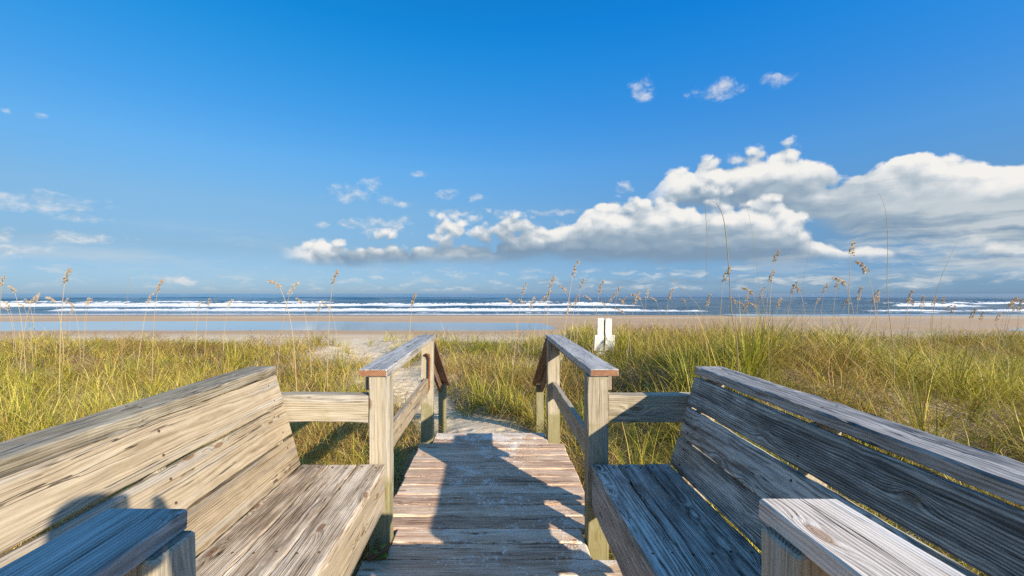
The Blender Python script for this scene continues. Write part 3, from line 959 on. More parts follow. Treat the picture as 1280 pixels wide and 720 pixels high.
def bench(s, label, wback, wcap, wseat, wfascia, wbeam):
    """s=-1 left, +1 right"""
    r = thing('bench', label, 'bench', group='wooden boardwalk benches')
    Y0, Y1 = 0.66, 2.355
    sx = .585 if s < 0 else .536
    bx0, bz0 = (1.044, .443) if s < 0 else (.962, .443)
    bx1, bz1 = (1.178, .935) if s < 0 else (1.102, .935)
    capc = 1.253 if s < 0 else 1.176
    dirb = Vector((s * (bx1 - bx0), 0, bz1 - bz0)).normalized()
    nrm = Vector((-s * dirb.z, 0, s * dirb.x * 1.0))
    nrm = Vector((dirb.z * -s, 0, abs(dirb.x)))     # towards the sitter
    Lb = math.hypot(bx1 - bx0, bz1 - bz0)
    pk = Planks()
    gaps = [0.008, 0.009, 0.014] if s < 0 else [.010, .013, .015]
    wid = (Lb - sum(gaps[:2]) - .004 - (.002 if s < 0 else .012)) / 3
    q = .004
    org = Vector((s * bx0, 0, bz0))
    for k in range(3):
        c = org + dirb * (q + wid / 2) - nrm * .019
        e0, e1 = Y0 + rng.uniform(-.006, .006), Y1 + rng.uniform(-.006, .004)
        c0, c1 = Vector((c.x, e0, c.z)), Vector((c.x, e1, c.z))
        tilt = rng.normal(0, .0014)
        c0.z += tilt
        c1.z -= tilt
        pk.board(c0, c1, dirb, wid, .038, bevel=.006, step=.05, wear=.0022, bow=.0022, tone=[.35, .55, .72][k] if s < 0 else [.50, .85, .12][k])
        q += wid + gaps[k]
    pk.build('backrest', wback, r)
    cz = .957
    Planks().board((s * capc, Y0 - .01, cz), (s * capc, Y1 + .004, cz), (1, 0, 0), .15, .043, bevel=.006, wear=.0026, step=.05, bow=.004).build('top_cap', wcap, r)
    # frame behind the back
    for yy in (Y0 + .09, 1.5, Y1 - .10):
        o = org - nrm * .060
        Planks().board((o.x - dirb.x * .35, yy, o.z - dirb.z * .35), (o.x + dirb.x * (Lb - .003), yy, o.z + dirb.z * (Lb - .003)), (0, 1, 0), .04, .088).build('back_support', WOOD_POST, r)
        Planks().board((s * (sx + .05), yy + .045, .36), (s * (bx0 + .12), yy + .045, .36), (0, 0, 1), .088, .038).build('seat_bearer', WOOD_POST, r)
        Planks().board((s * (bx0 + .06), yy - .07, -.8), (s * (bx0 + .06), yy - .07, .40), (1, 0, 0), .09, .05).build('leg', WOOD_POST, r)
    ps = Planks()
    sw = (bx0 - sx - .012) / 3
    for k in range(3):
        xc = s * (sx + sw / 2 + k * (sw + .005))
        w_ = sw
        dz = rng.normal(0, .001)
        ps.board((xc, Y0, .431 + dz), (xc, Y1 + rng.uniform(-.005, .003), .431 + dz), (1, 0, 0), w_, .038, bevel=.007, step=.05, wear=.0026, bow=.003, tone=[.55, .45, .2][k])
    ps.build('seat', wseat, r)
    Planks().board((s * (sx + .021), Y0, .306), (s * (sx + .021), Y1 - .002, .306), (0, 0, 1), .205, .038, bevel=.006, wear=.0018, step=.06).build('seat_apron', wfascia, r)
    # rusty screw heads where the boards cross the frame
    def screw(c, n, rad=.0052):
        o_ = bpy.data.objects.new('screw', SCREW)
        o_.location = c
        o_.rotation_euler = n.to_track_quat('Z', 'Y').to_euler()
        o_.scale = (rad / .005,) * 3
        COL.objects.link(o_)
        o_.parent = r

    for yy in (Y0 + .09, 1.5, Y1 - .10):
        q = .004
        for k in range(3):
            for fr in (.24, .76):
                screw(org + dirb * (q + wid * fr) + Vector((0, yy + rng.uniform(-.012, .012), 0)), nrm)
                screw(Vector((s * (sx + sw * (k + fr) + k * .005), yy + .045 + rng.uniform(-.01, .01), .4505)), Vector((0, 0, 1)))
            q += wid + gaps[k]
        screw(Vector((s * (capc - .03), yy, .979)), Vector((0, 0, 1)))
        screw(Vector((s * (capc + .035), yy + .02, .979)), Vector((0, 0, 1)))
    # beams joining the bench back to the railing posts
    px = abs(LP) if s < 0 else RP
    for yc in (NEAR_Y + .005, .80):
        Planks().board((s * (px + POST_W / 2 + .002), yc, .742), (s * (capc - .015), yc, .742), (0, 0, 1), .148, .085, tone=.6).build('end_beam', wbeam, r)
    return r


bench(-1, 'sunlit grey-tan wooden bench with slatted back left of the boardwalk', WOOD_TAN, WOOD_BENCHCAP, WOOD_SEAT, WOOD_TAN, WOOD_BEAM)
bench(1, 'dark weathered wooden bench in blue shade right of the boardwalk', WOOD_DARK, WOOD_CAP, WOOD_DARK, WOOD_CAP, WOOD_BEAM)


# ------------------------------------------------------------------ white marker board
def white_mat():
    m, T, p, out = new_mat('white_paint')
    tc = T.new('ShaderNodeTexCoord')
    O = tc.outputs['Object']
    n = T.noise(T.vm('MULTIPLY', O, (20, 20, 5)), 1.0, 5, .65)
    T.put(p.inputs['Base Color'], T.ramp(n, [(.30, (.30, .28, .22)), (.44, (.60, .59, .54)), (.8, (.74, .73, .69))]))
    p.inputs['Roughness'].default_value = .6
    return m


WHITE = white_mat()
mk = thing('marker_board', 'white painted marker board with dark centre slot standing in the dune grass', 'marker')
MX, MY = 2.83, 11.0


def plain_board(name, cx, cy, z0, z1, w, t, parent):
    pk = Planks()
    pk.board((cx - .012, cy, z0), (cx + .006 + .014 * z1, cy, z1), (1, 0, 0), w, t, bevel=.008, wear=.0015, bow=.001)
    return pk.build(name, WHITE, parent, WHITE)


for sgn in (-1, 1):
    plain_board('upright_board', MX + sgn * .100, MY, -.55, .745 + sgn * -.004, .165, .04, mk)
    plain_board('lower_board', MX + sgn * .138, MY - .043, -.08, .325 + sgn * .005, .235, .038, mk)
SLOT = metal_mat('dark_wood', (.035, .032, .03), (.09, .08, .07))
pk = Planks()
pk.board((MX, MY + .05, -.5), (MX, MY + .05, .70), (1, 0, 0), .10, .05)
pk.build('centre_post', SLOT, mk, SLOT)


# ------------------------------------------------------------------ dune grass
def grass_material():
    m, T, p, out = new_mat('grass_blade')
    t = T.attr('bt')                # r: hue choice, g: along the blade, b: dryness
    r, g, b = T.sep(t.outputs['Vector'])
    green = T.ramp(r, [(0.0, (0.045, 0.085, 0.006)), (0.25, (0.165, 0.215, 0.011)), (0.55, (0.39, 0.37, 0.020)), (0.8, (0.63, 0.53, 0.05)), (1.0, (0.74, 0.60, 0.15))])
    dry = T.ramp(r, [(0.0, (0.13, 0.052, 0.020)), (0.35, (0.40, 0.20, 0.060)), (0.7, (0.66, 0.45, 0.14)), (1.0, (0.82, 0.65, 0.28))])
    tipd = T.mr(g, 0.45, 1.05, 0.0, 0.55)
    col = T.mix(T.m('MAXIMUM', b, T.m('MULTIPLY', tipd, r)), green, dry)
    T.put(p.inputs['Base Color'], col)
    p.inputs['Roughness'].default_value = .5
    p.inputs['Specular IOR Level'].default_value = .35
    tr = T.new('ShaderNodeBsdfTranslucent')
    T.put(tr.inputs['Color'], T.mix(0.5, col, (0.45, 0.42, 0.03)))
    mx = T.new('ShaderNodeMixShader')
    mx.inputs[0].default_value = .28
    T.l.new(p.outputs[0], mx.inputs[1])
    T.l.new(tr.outputs[0], mx.inputs[2])
    T.l.new(mx.outputs[0], out.inputs[0])
    return m


GRASS = grass_material()


def blades_mesh(name, bx, by, bz, phi, th0, curl, L, W, hue, dry, nseg, mat, boxes=True, twist=None):
    """All the blades as one mesh: ribbons that lean and arch."""
    N = len(bx)
    t = np.linspace(0, 1, nseg + 1)
    ang = th0[:, None] + curl[:, None] * (t[None, 1:] ** 1.3)
    ds = (L / nseg)[:, None]
    rr = np.concatenate([np.zeros((N, 1)), np.cumsum(np.sin(ang) * ds, 1)], 1)
    zz = np.concatenate([np.zeros((N, 1)), np.cumsum(np.cos(ang) * ds, 1)], 1)
    bend = (rng.normal(0, .25, N)[:, None]) * (t[None, :] ** 2)
    px = bx[:, None] + rr * np.cos(phi[:, None] + bend)
    py = by[:, None] + rr * np.sin(phi[:, None] + bend)
    pz = bz[:, None] + zz
    gz = terrain(px[:, -1], py[:, -1])
    low = pz < (gz[:, None] + .012)
    pz = np.where(low, gz[:, None] + .012 + .02 * rng.random((N, 1)), pz)
    if boxes:
        ins = ((np.abs(px) > .52) & (np.abs(px) < 1.36) & (pz > .12) & (pz < 1.02) & (py < 2.40) & (py > .5))
        ins |= (np.abs(px) < .67) & (py < 4.29) & (pz < .006) & (pz > -.3)
        ins |= (np.abs(px) < rng.uniform(.36, .60, (N, 1))) & (py < 4.25) & (pz > -.3)
        ins |= ((np.abs(px) > .5) & (np.abs(px) < .74) & (np.abs(py - 2.41) < .1)) | ((np.abs(px) > .5) & (np.abs(px) < .74) & (np.abs(py - 4.13) < .1))
        keep = ~ins.any(1)
        bx, phi, L, W, hue, dry = bx[keep], phi[keep], L[keep], W[keep], hue[keep], dry[keep]
        px, py, pz = px[keep], py[keep], pz[keep]
        N = len(bx)
    sa = phi + np.pi / 2 + rng.normal(0, .5, N)
    wp = np.array([1.0, .95, .8, .5, 0.0]) if nseg == 4 else np.interp(t, [0, .35, .75, 1], [1, .95, .62, 0])
    hw = (W / 2)[:, None] * wp[None, :nseg]
    cx, sy = np.cos(sa)[:, None] * hw, np.sin(sa)[:, None] * hw
    P = np.zeros((N, 2 * nseg + 1, 3), np.float32)
    P[:, 0:2 * nseg:2, 0] = px[:, :nseg] - cx
    P[:, 0:2 * nseg:2, 1] = py[:, :nseg] - sy
    P[:, 0:2 * nseg:2, 2] = pz[:, :nseg]
    P[:, 1:2 * nseg:2, 0] = px[:, :nseg] + cx
    P[:, 1:2 * nseg:2, 1] = py[:, :nseg] + sy
    P[:, 1:2 * nseg:2, 2] = pz[:, :nseg]
    P[:, 2 * nseg, 0], P[:, 2 * nseg, 1], P[:, 2 * nseg, 2] = px[:, nseg], py[:, nseg], pz[:, nseg]
    nv = 2 * nseg + 1
    loc = []
    for k in range(nseg - 1):
        loc += [2 * k, 2 * k + 1, 2 * k + 3, 2 * k + 2]
    loc += [2 * nseg - 2, 2 * nseg - 1, 2 * nseg]
    loc = np.array(loc)
    loops = (np.arange(N)[:, None] * nv + loc[None, :]).ravel().astype(np.int32)
    starts1 = np.array([4 * k for k in range(nseg)])
    starts = (np.arange(N)[:, None] * len(loc) + starts1[None, :]).ravel().astype(np.int32)
    me = bpy.data.meshes.new(name)
    me.vertices.add(N * nv)
    me.vertices.foreach_set('co', P.ravel())
    me.loops.add(len(loops))
    me.loops.foreach_set('vertex_index', loops)
    me.polygons.add(len(starts))
    me.polygons.foreach_set('loop_start', starts)
    me.polygons.foreach_set('use_smooth', np.ones(len(starts), dtype=bool))
    me.update(calc_edges=False)
    A = np.zeros((N, nv, 3), np.float32)
    A[:, :, 0] = hue[:, None]
    A[:, 0:2 * nseg:2, 1] = t[None, :nseg]
    A[:, 1:2 * nseg:2, 1] = t[None, :nseg]
    A[:, -1, 1] = 1
    A[:, :, 2] = dry[:, None]
    a = me.attributes.new('bt', 'FLOAT_VECTOR', 'POINT')
    a.data.foreach_set('vector', A.ravel())
    me.materials.append(mat)
    o = bpy.data.objects.new(name, me)
    COL.objects.link(o)
    return o


def scatter(x0, x1, y0, y1, dens, maxtan=1.35):
    n = int((x1 - x0) * (y1 - y0) * dens)
    x = rng.uniform(x0, x1, n)
    y = rng.uniform(y0, y1, n)
    k = (np.abs(x) < maxtan * np.maximum(y, 0) + 1.6)
    x, y = x[k], y[k]
    g = grass_mask(x, y)
    k = rng.random(len(x)) < g
    x, y = x[k], y[k]
    k = ~((np.abs(x) < .74) & (y < 4.36))
    k &= ~((np.abs(x) < 1.38) & (np.abs(x) > .5) & (y < 2.42) & (rng.random(len(x)) < .6))
    return x[k], y[k]


def tufts(x0, x1, y0, y1, tdens, nb, Lr, Wr, spread, region, nseg=4):
    tx, ty = scatter(x0, x1, y0, y1, tdens)
    n = len(tx)
    big = fbm(tx / 2.2 + 9, ty / 2.2, 3, 40)
    hsc = 0.62 + 0.62 * sstep(.34, .64, big)
    hsc *= rng.uniform(.55, 1.2, n)
    hsc *= 1 + .25 * np.exp(-((tx - 4.0) / 3.0) ** 2 - ((ty - 8.0) / 3.5) ** 2)
    # taller clump on the mound to the right
    hsc *= 1 + .55 * np.exp(-((tx - 4.8) / 1.3) ** 2 - ((ty - 7.3) / 1.2) ** 2)
    hsc *= np.where((np.abs(tx) < 1.05) & (ty < 4.6), .62, 1.0)
    thue = np.clip(fbm(tx / 1.6, ty / 1.6, 3, 50) * 1.25 - .15 + rng.normal(0, .12, n), 0, 1)
    if region == 'l':
        thue = np.clip(thue + .10, 0, 1)
        hsc *= .9
    tdry = sstep(.47, .62, fbm(tx / 1.1 + 4, ty / 1.1, 3, 60))
    cnt = rng.integers(int(nb * .6), int(nb * 1.4) + 1, n)
    ix = np.repeat(np.arange(n), cnt)
    N = len(ix)
    phi = rng.uniform(0, 2 * np.pi, N)
    rad = np.abs(rng.normal(0, spread, N))
    bx = tx[ix] + rad * np.cos(phi)
    by = ty[ix] + rad * np.sin(phi)
    k = ~((np.abs(bx) < .69) & (by < 4.31))
    ix, phi, bx, by = ix[k], phi[k], bx[k], by[k]
    N = len(ix)
    # prevailing lean: the sea wind combs the blades inland and to the left
    phi = phi + 0.35 * np.sin(phi - 2.4)
    L = rng.uniform(*Lr, N) * hsc[ix]
    dryp = .12 + .60 * tdry[ix]
    dry = (rng.random(N) < dryp) * rng.uniform(.6, 1.0, N)
    dry = np.maximum(dry, rng.uniform(0, .25, N))
    arch = rng.random(N) < .68
    th0 = np.abs(rng.normal(.14, .20, N)) + dry * .25
    curl = np.where(arch, rng.uniform(1.4, 2.9, N), rng.uniform(.15, 1.1, N)) + dry * rng.uniform(0, .9, N)
    L = L * np.where(arch, rng.uniform(1.1, 1.6, N), 1.0)
    W = rng.uniform(*Wr, N)
    hue = np.clip(thue[ix] + rng.normal(0, .26, N), 0, 1)
    bz = terrain(bx, by) - .02
    return bx, by, bz, phi, th0, curl, L, W, hue, dry


def thatch(x0, x1, y0, y1, dens, Lr, Wr):
    x, y = scatter(x0, x1, y0, y1, dens)
    N = len(x)
    phi = rng.uniform(0, 2 * np.pi, N)
    L = rng.uniform(*Lr, N)
    long_ = rng.random(N) < .45
    L = L * np.where(long_, 1.5, 1.0)
    th0 = np.where(long_, rng.uniform(.1, .8, N), rng.uniform(.35, 1.2, N))
    curl = np.where(long_, rng.uniform(1.5, 3.6, N), rng.uniform(.2, 2.0, N))
    hue = np.clip(rng.beta(2, 2.2, N), 0, 1)
    dry = rng.uniform(.75, 1, N)
    pt = sstep(.45, .66, fbm(x / 1.1 + 4, y / 1.1, 3, 60))
    keep = rng.random(N) < .5 + .5 * pt
    L = L * (1 + .5 * pt)
    hue = np.clip(hue - .25 * pt * rng.random(N), 0, 1)
    bz = terrain(x, y) + rng.uniform(-.01, .26, N) * (.3 + .9 * pt)
    x, y, bz, phi, th0, curl, L, hue, dry = (q[keep] for q in (x, y, bz, phi, th0, curl, L, hue, dry))
    N = len(x)
    return x, y, bz, phi, th0, curl, L, rng.uniform(*Wr, N), hue, dry


def clumps(spots):
    '''big separate tussocks: x, y, blade length, count, dryness'''
    out = []
    for x, y, L0, n, dr in spots:
        phi = rng.uniform(0, 2 * np.pi, n)
        rad = np.abs(rng.normal(0, .10, n))
        bx, by = x + rad * np.cos(phi), y + rad * np.sin(phi)
        arch = rng.random(n) < .6
        L = L0 * rng.uniform(.55, 1.15, n)
        dry = np.maximum((rng.random(n) < dr) * rng.uniform(.6, 1, n), rng.uniform(0, .2, n))
        th0 = np.abs(rng.normal(.16, .2, n))
        curl = np.where(arch, rng.uniform(1.2, 2.6, n), rng.uniform(.1, .8, n))
        W = rng.uniform(.006, .0105, n)
        hue = np.clip(rng.normal(.42, .25, n), 0, 1)
        out.append((bx, by, terrain(bx, by) - .02, phi, th0, curl, L, W, hue, dry))
    return cat(*out)


def stalks(x0, x1, y0, y1, n, Lr):
    '''thin dry flowering stems standing in a haze above the grass'''
    x, y = rng.uniform(x0, x1, n), rng.uniform(y0, y1, n)
    k = rng.random(n) < sstep(.42, .62, fbm(x / 1.9, y / 1.9, 2, 80)) * (grass_mask(x, y) > .3)
    x, y = x[k], y[k]
    n = len(x)
    return (x, y, terrain(x, y) - .02, rng.uniform(0, 6.28, n), np.abs(rng.normal(.05, .1, n)), rng.uniform(.05, .8, n), rng.uniform(*Lr, n),
            rng.uniform(.004, .0065, n), np.clip(rng.normal(.35, .2, n), 0, 1), rng.uniform(.85, 1, n))


def cat(*a):
    return [np.concatenate(q) for q in zip(*a)]


def strip(x0, x1, region, name, label, bands, edges=()):
    parts = []
    for (y0, y1, td, nb, Lr, Wr, sp, tdn, tL, tW) in bands:
        parts.append(tufts(x0, x1, y0, y1, td, nb, Lr, Wr, sp, region))
        parts.append(thatch(x0, x1, y0, y1, tdn, tL, tW))
    for (ex0, ex1, ey0, ey1) in edges:
        parts.append(tufts(ex0, ex1, ey0, ey1, 60, 26, (.25, .62), (.003, .0055), .04, 'e'))
        parts.append(thatch(ex0, ex1, ey0, ey1, 700, (.2, .6), (.0025, .005)))
    r2 = np.random.default_rng(ord(region))
    if region == 'r':
        spots = [(3.35, 6.2, 1.15, 90, .15), (3.9, 6.6, 1.30, 130, .12), (4.25, 6.9, 1.25, 110, .12), (3.6, 7.4, 1.1, 90, .2), (4.7, 7.2, 1.05, 90, .2), (2.2, 5.2, .95, 90, .2),
                 (2.7, 5.6, 1.0, 90, .2), (3.0, 6.6, 1.05, 90, .15), (2.62, 10.2, .95, 90, .2), (3.05, 10.3, .95, 90, .2), (2.3, 9.8, .9, 80, .2), (1.4, 4.2, .8, 80, .25), (1.7, 3.4, .8, 80, .25)]
        spots += [(r2.uniform(1.5, 11), r2.uniform(3.0, 14), r2.uniform(.75, 1.05), 70, r2.uniform(.1, .5)) for _ in range(70)]
        parts.append(stalks(3, 16, 7, 15, 5200, (.75, 1.15)))
    elif region == 'l':
        spots = [(-r2.uniform(1.6, 12), r2.uniform(3.0, 15), r2.uniform(.6, .95), 60, r2.uniform(.1, .5)) for _ in range(70)]
        parts.append(stalks(-16, -2, 7, 15, 1800, (.6, 1.0)))
    else:
        spots = [(.42, 6.75, .75, 110, .3), (.1, 7.0, .7, 100, .3), (.62, 6.2, .7, 90, .3), (-.2, 7.6, .75, 90, .2), (.3, 7.7, .8, 80, .2)]
        parts.append(stalks(-.7, .7, 8, 15, 400, (.6, 1.0)))
    parts.append(clumps([q for q in spots if float(path_dist(np.array(q[0]), np.array(q[1]))) > .5 or region == 'r']))
    o = blades_mesh(name, *cat(*parts), 4, GRASS)
    tag(o, label, 'dune grass', kind='stuff')
    print('GRASS', name, len(o.data.vertices))


BANDS = [(-.4, 3.0, 24, 30, (.34, .80), (.0035, .0075), .04, 720, (.16, .50), (.003, .006)),
         (3.0, 6.5, 21, 30, (.34, .82), (.004, .008), .045, 600, (.18, .55), (.0035, .0065)),
         (6.5, 11., 15, 26, (.36, .80), (.006, .010), .055, 290, (.2, .55), (.005, .009)),
         (11., 21., 9, 22, (.34, .72), (.008, .014), .075, 105, (.2, .55), (.008, .013))]
strip(-30, -.66, 'l', 'dune_grass', 'yellow-green dune grass filling the ground left of the boardwalk', BANDS, [(-1.15, -.70, 2.5, 4.5)])
strip(.66, 30, 'r', 'dune_grass', 'tall arching green dune grass covering the mound right of the boardwalk', BANDS, [(.70, 1.2, 2.5, 4.5)])
strip(-.66, .66, 'm', 'dune_grass', 'clumped dune grass growing beyond the end of the boardwalk', [(4.3, 6.5, 30, 24, (.3, .62), (.004, .007), .05, 120, (.16, .4), (.0035, .0065))] + BANDS[2:])


# ------------------------------------------------------------------ sea oats
def oat_mat(name, a, b, trans):
    m, T, p, out = new_mat(name)
    oi = T.new('ShaderNodeObjectInfo')
    tc = T.new('ShaderNodeTexCoord')
    n = T.noise(tc.outputs['Object'], 60, 2, .6)
    col = T.mix(T.m('ADD', T.m('MULTIPLY', oi.outputs['Random'], .6), T.m('MULTIPLY', n, .4)), a, b)
    T.put(p.inputs['Base Color'], col)
    p.inputs['Roughness'].default_value = .7
    if trans:
        tr = T.new('ShaderNodeBsdfTranslucent')
        T.put(tr.inputs['Color'], col)
        mx = T.new('ShaderNodeMixShader')
        mx.inputs[0].default_value = trans
        T.l.new(p.outputs[0], mx.inputs[1])
        T.l.new(tr.outputs[0], mx.inputs[2])
        T.l.new(mx.outputs[0], out.inputs[0])
    return m


STEM = oat_mat('oat_stem', (.30, .22, .11), (.46, .36, .20), 0)
HEAD = oat_mat('oat_head', (.50, .36, .20), (.76, .61, .40), .35)
BARE = oat_mat('bare_stem', (.20, .16, .08), (.32, .25, .13), 0)


def stem_points(H, lean, curve, n=14):
    pts = []
    x = z = 0.0
    for i in range(n + 1):
        t = i / n
        pts.append((x, 0.0, z))
        a = lean + curve * t ** 3
        x += math.sin(a) * H / n
        z += math.cos(a) * H / n
    return pts, lean + curve


def head_mesh(base, ang, Lh, nsp, droop, rs):
    """a panicle: arching rachis with flat hanging spikelets"""
    r = random.Random(rs)
    v, f = [], []
    x, y, z = base
    rach = [Vector(base)]
    a = ang
    for i in range(8):
        x += math.sin(a) * Lh / 8
        z += math.cos(a) * Lh / 8
        rach.append(Vector((x, y, z)))
        a += droop / 8
    tv, tf = tube(rach, [.0022 - .0016 * i / 8 for i in range(9)], 4)
    v += tv
    f += tf
    for k in range(nsp):
        t = (k + r.random()) / nsp
        i = min(int(t * 8), 7)
        o = rach[i].lerp(rach[i + 1], t * 8 - i)
        # short side branch with a few spikelets
        az = r.uniform(0, 6.28)
        bl = Lh * .15 * (1 - .6 * t) * r.uniform(.5, 1.1)
        up = r.uniform(-.1, .9)
        dirn = Vector((math.cos(az) * .8 + math.sin(ang) * .4, math.sin(az) * .8, up)).normalized()
        for j in range(3):
            c = o + dirn * bl * (j + 1) / 3 + Vector((0, 0, -.012 * j))
            ln = r.uniform(.026, .040)
            wd = r.uniform(.0075, .0115)
            d = (dirn + Vector((r.uniform(-.4, .4), r.uniform(-.4, .4), -.55 * (j + 1) / 2))).normalized()
            s = d.cross(Vector((r.uniform(-1, 1), r.uniform(-1, 1), r.uniform(-1, 1)))).normalized()
            th = d.cross(s) * .0012
            b0 = len(v)
            ring = [c, c + d * ln * .35 + s * wd, c + d * ln * .75 + s * wd * .7, c + d * ln, c + d * ln * .75 - s * wd * .7, c + d * ln * .35 - s * wd]
            v += [q + th for q in ring] + [q - th for q in ring]
            f.append(tuple(b0 + q for q in range(6)))
            f.append(tuple(b0 + 11 - q for q in range(6)))
            for q in range(6):
                f.append((b0 + q, b0 + 6 + q, b0 + 6 + (q + 1) % 6, b0 + (q + 1) % 6))
            if j == 2:
                tv, tf = tube([o, o + dirn * bl * .5, c], [.0011, .0009, .0007], 3)
                n0 = len(v)
                v += tv
                f += [tuple(n0 + q for q in ff) for ff in tf]
    return v, f


OATS = []
for k in range(6):
    H = 1.0
    pts, ang = stem_points(H, [.02, .06, .10, .04, .08, .03][k], [.15, .3, .1, .45, .22, .6][k])
    rads = [.0038 - .0020 * i / 14 for i in range(15)]
    sv, sf = tube(pts, rads, 5)
    # a couple of dry leaves on the stem
    rr = random.Random(k)
    for q in range(3):
        i = rr.randint(1, 6)
        o = Vector(pts[i])
        azl = rr.uniform(0, 6.28)
        dv = Vector((math.cos(azl), math.sin(azl), 0))
        sd = Vector((-dv.y, dv.x, 0)) * .004
        b0 = len(sv)
        Ll = rr.uniform(.18, .34)
        for tt, up in ((0, 0), (.35, .30), (.7, .42), (1.0, .36)):
            c = o + dv * Ll * tt * .7 + Vector((0, 0, Ll * up))
            wv = sd * (1 - tt * .9)
            sv += [c - wv, c + wv]
        for e in range(3):
            sf.append((b0 + 2 * e, b0 + 2 * e + 1, b0 + 2 * e + 3, b0 + 2 * e + 2))
    hv, hf = head_mesh(pts[-1], ang, [.34, .28, .40, .30, .36, .26][k], [38, 30, 44, 32, 38, 26][k], [.5, .9, .4, 1.1, .7, 1.3][k], k)
    ms = bpy.data.meshes.new('stem')
    ms.from_pydata([tuple(q) for q in sv], [], sf)
    ms.materials.append(STEM)
    mh = bpy.data.meshes.new('seed_head')
    mh.from_pydata([tuple(q) for q in hv], [], hf)
    mh.materials.append(HEAD)
    OATS.append((ms, mh))


def place(px, py, Y):
    return (px - 616) * Y / F, EYE + (367 - py) * Y / F


def sea_oat(px, py, Y, kind, label, group, yaw=None, hs=1.0):
    """the middle of its seed head stands where the photograph shows it, rooted in the dune below"""
    x, ztop = place(px, py, Y)
    zb = float(terrain(x, Y)) - .03
    H = max(.45, (ztop - zb) / 1.06)
    ms, mh = OATS[kind]
    e = bpy.data.objects.new('sea_oat', None)
    e.empty_display_size = .1
    COL.objects.link(e)
    tag(e, label, 'sea oat', group)
    lx = ms.vertices[70].co.x if len(ms.vertices) > 70 else .1
    yaw = rng.uniform(0, 6.28) if yaw is None else yaw
    e.rotation_euler = (0, 0, yaw)
    top = ms.vertices[14 * 5].co.x
    e.location = (x - math.cos(yaw) * top * H, Y - math.sin(yaw) * top * H, zb)
    s = bpy.data.objects.new('stem', ms)
    s.scale = (H, H, H)
    s.scale = (H, H, H)
    COL.objects.link(s)
    s.parent = e
    h = bpy.data.objects.new('seed_head', mh)
    h.scale = (hs, hs, hs)
    bp = ms.vertices[14 * 5].co
    cen = Vector((sum(ms.vertices[14 * 5 + q].co.x for q in range(5)) / 5, 0, sum(ms.vertices[14 * 5 + q].co.z for q in range(5)) / 5))
    h.location = cen * H - cen * hs
    COL.objects.link(h)
    h.parent = e
    return e


G_OAT = 'sea oats rising from the dune grass'
oats = [  # px, py, Y, kind, label
    (2, 350, 9, 0, None), (18, 356, 9.5, 1, None), (30, 378, 11, 3, None), (45, 372, 12, 2, None), (68, 371, 11, 3, None),
    (81, 345, 8, 0, 'tallest sea oat left of the bench back, upright pale seed head above the surf'),
    (92, 379, 12, 1, None), (108, 377, 12, 4, None), (185, 372, 10, 2, None), (197, 357, 9, 0, None), (237, 378, 13, 1, None), (248, 381, 12, 0, None),
    (260, 378, 12, 2, None), (285, 380, 13, 4, None),
    (350, 348, 7, 3, 'sea oat with a nodding head arching left above the end of the left bench'), (362, 358, 7.5, 4, None), (377, 372, 9, 1, None),
    (416, 346, 8, 0, 'upright sea oat with a narrow seed head between left bench and far left railing'),
    (398, 384, 11, 2, None), (515, 376, 9, 0, 'single sea oat showing just above the cap of the far left railing'),
    (653, 360, 9, 2, None), (640, 375, 11, 1, None), (675, 374, 12, 4, None), (688, 352, 9, 0, None),
    (716, 336, 9, 2, 'tallest sea oat straight ahead, its upright head left of the marker board'),
    (708, 358, 10, 1, None), (726, 353, 9.5, 0, None), (738, 369, 11, 3, None), (749, 360, 10, 2, None), (763, 372, 11, 4, None), (771, 363, 10, 0, None),
    (780, 376, 12, 1, None), (793, 374, 9, 2, None), (808, 368, 11, 0, None), (820, 372, 12, 3, None), (836, 370, 11, 2, None), (857, 374, 12, 1, None),
    (884, 378, 12, 2, None), (905, 346, 8, 0, None), (920, 374, 10, 1, None), (941, 362, 9, 3, None), (950, 368, 10, 2, None), (962, 346, 8, 0, None),
    (968, 319, 7.5, 0, 'sea oat with a stout upright head just left of the tall clump of grass stalks'), (990, 361, 9, 2, None), (1000, 358, 9, 1, None), (1030, 360, 10, 0, None), (1045, 354, 9, 4, None),
    (1057, 349, 7.5, 3, 'sea oat with a head bent to the left beneath the white cloud'),
    (1064, 309, 7, 0, 'sea oat with the highest seed head of all, feathery against the grey cloud'),
    (1084, 331, 7, 1, 'sea oat leaning left with a long open head near the tall bare stalk'),
    (1073, 368, 8, 2, None), (1097, 372, 11, 0, None), (1140, 376, 11, 3, None), (1152, 378, 10, 2, None), (1166, 376, 11, 0, None), (1182, 382, 12, 1, None), (1214, 393, 10, 0, None),
    (1226, 396, 11, 2, None), (1246, 397, 11, 0, None), (1260, 378, 10, 1, None), (1274, 384, 11, 2, None),
]
ro = random.Random(11)
for i in range(24):
    oats.append((ro.uniform(645, 1275), ro.uniform(366, 388), ro.uniform(9, 13.5), ro.choice([0, 1, 2, 3, 4]), None))
for i in range(8):
    oats.append((ro.uniform(5, 430), ro.uniform(372, 390), ro.uniform(9, 13.5), ro.choice([0, 1, 2, 3, 4]), None))
for px, py, Y, k, lb in oats:
    if lb is None:
        if px < 440:
            lb, gp = 'small tan sea oat among others against the surf left of the railings', G_OAT + ' on the left'
        elif px < 860:
            lb, gp = 'small tan sea oat in the row around and beside the marker board', G_OAT + ' near the marker'
        else:
            lb, gp = 'small brown sea oat in the scatter above the right bench', G_OAT + ' on the right'
    else:
        gp = None
    yaw = math.pi if k in (3, 1) and px < 1100 else rng.uniform(-.6, .6)
    sea_oat(px, py, Y, k, lb, gp, yaw, hs=rng.uniform(.62, .92) * (1.0 if Y < 10 else .95))


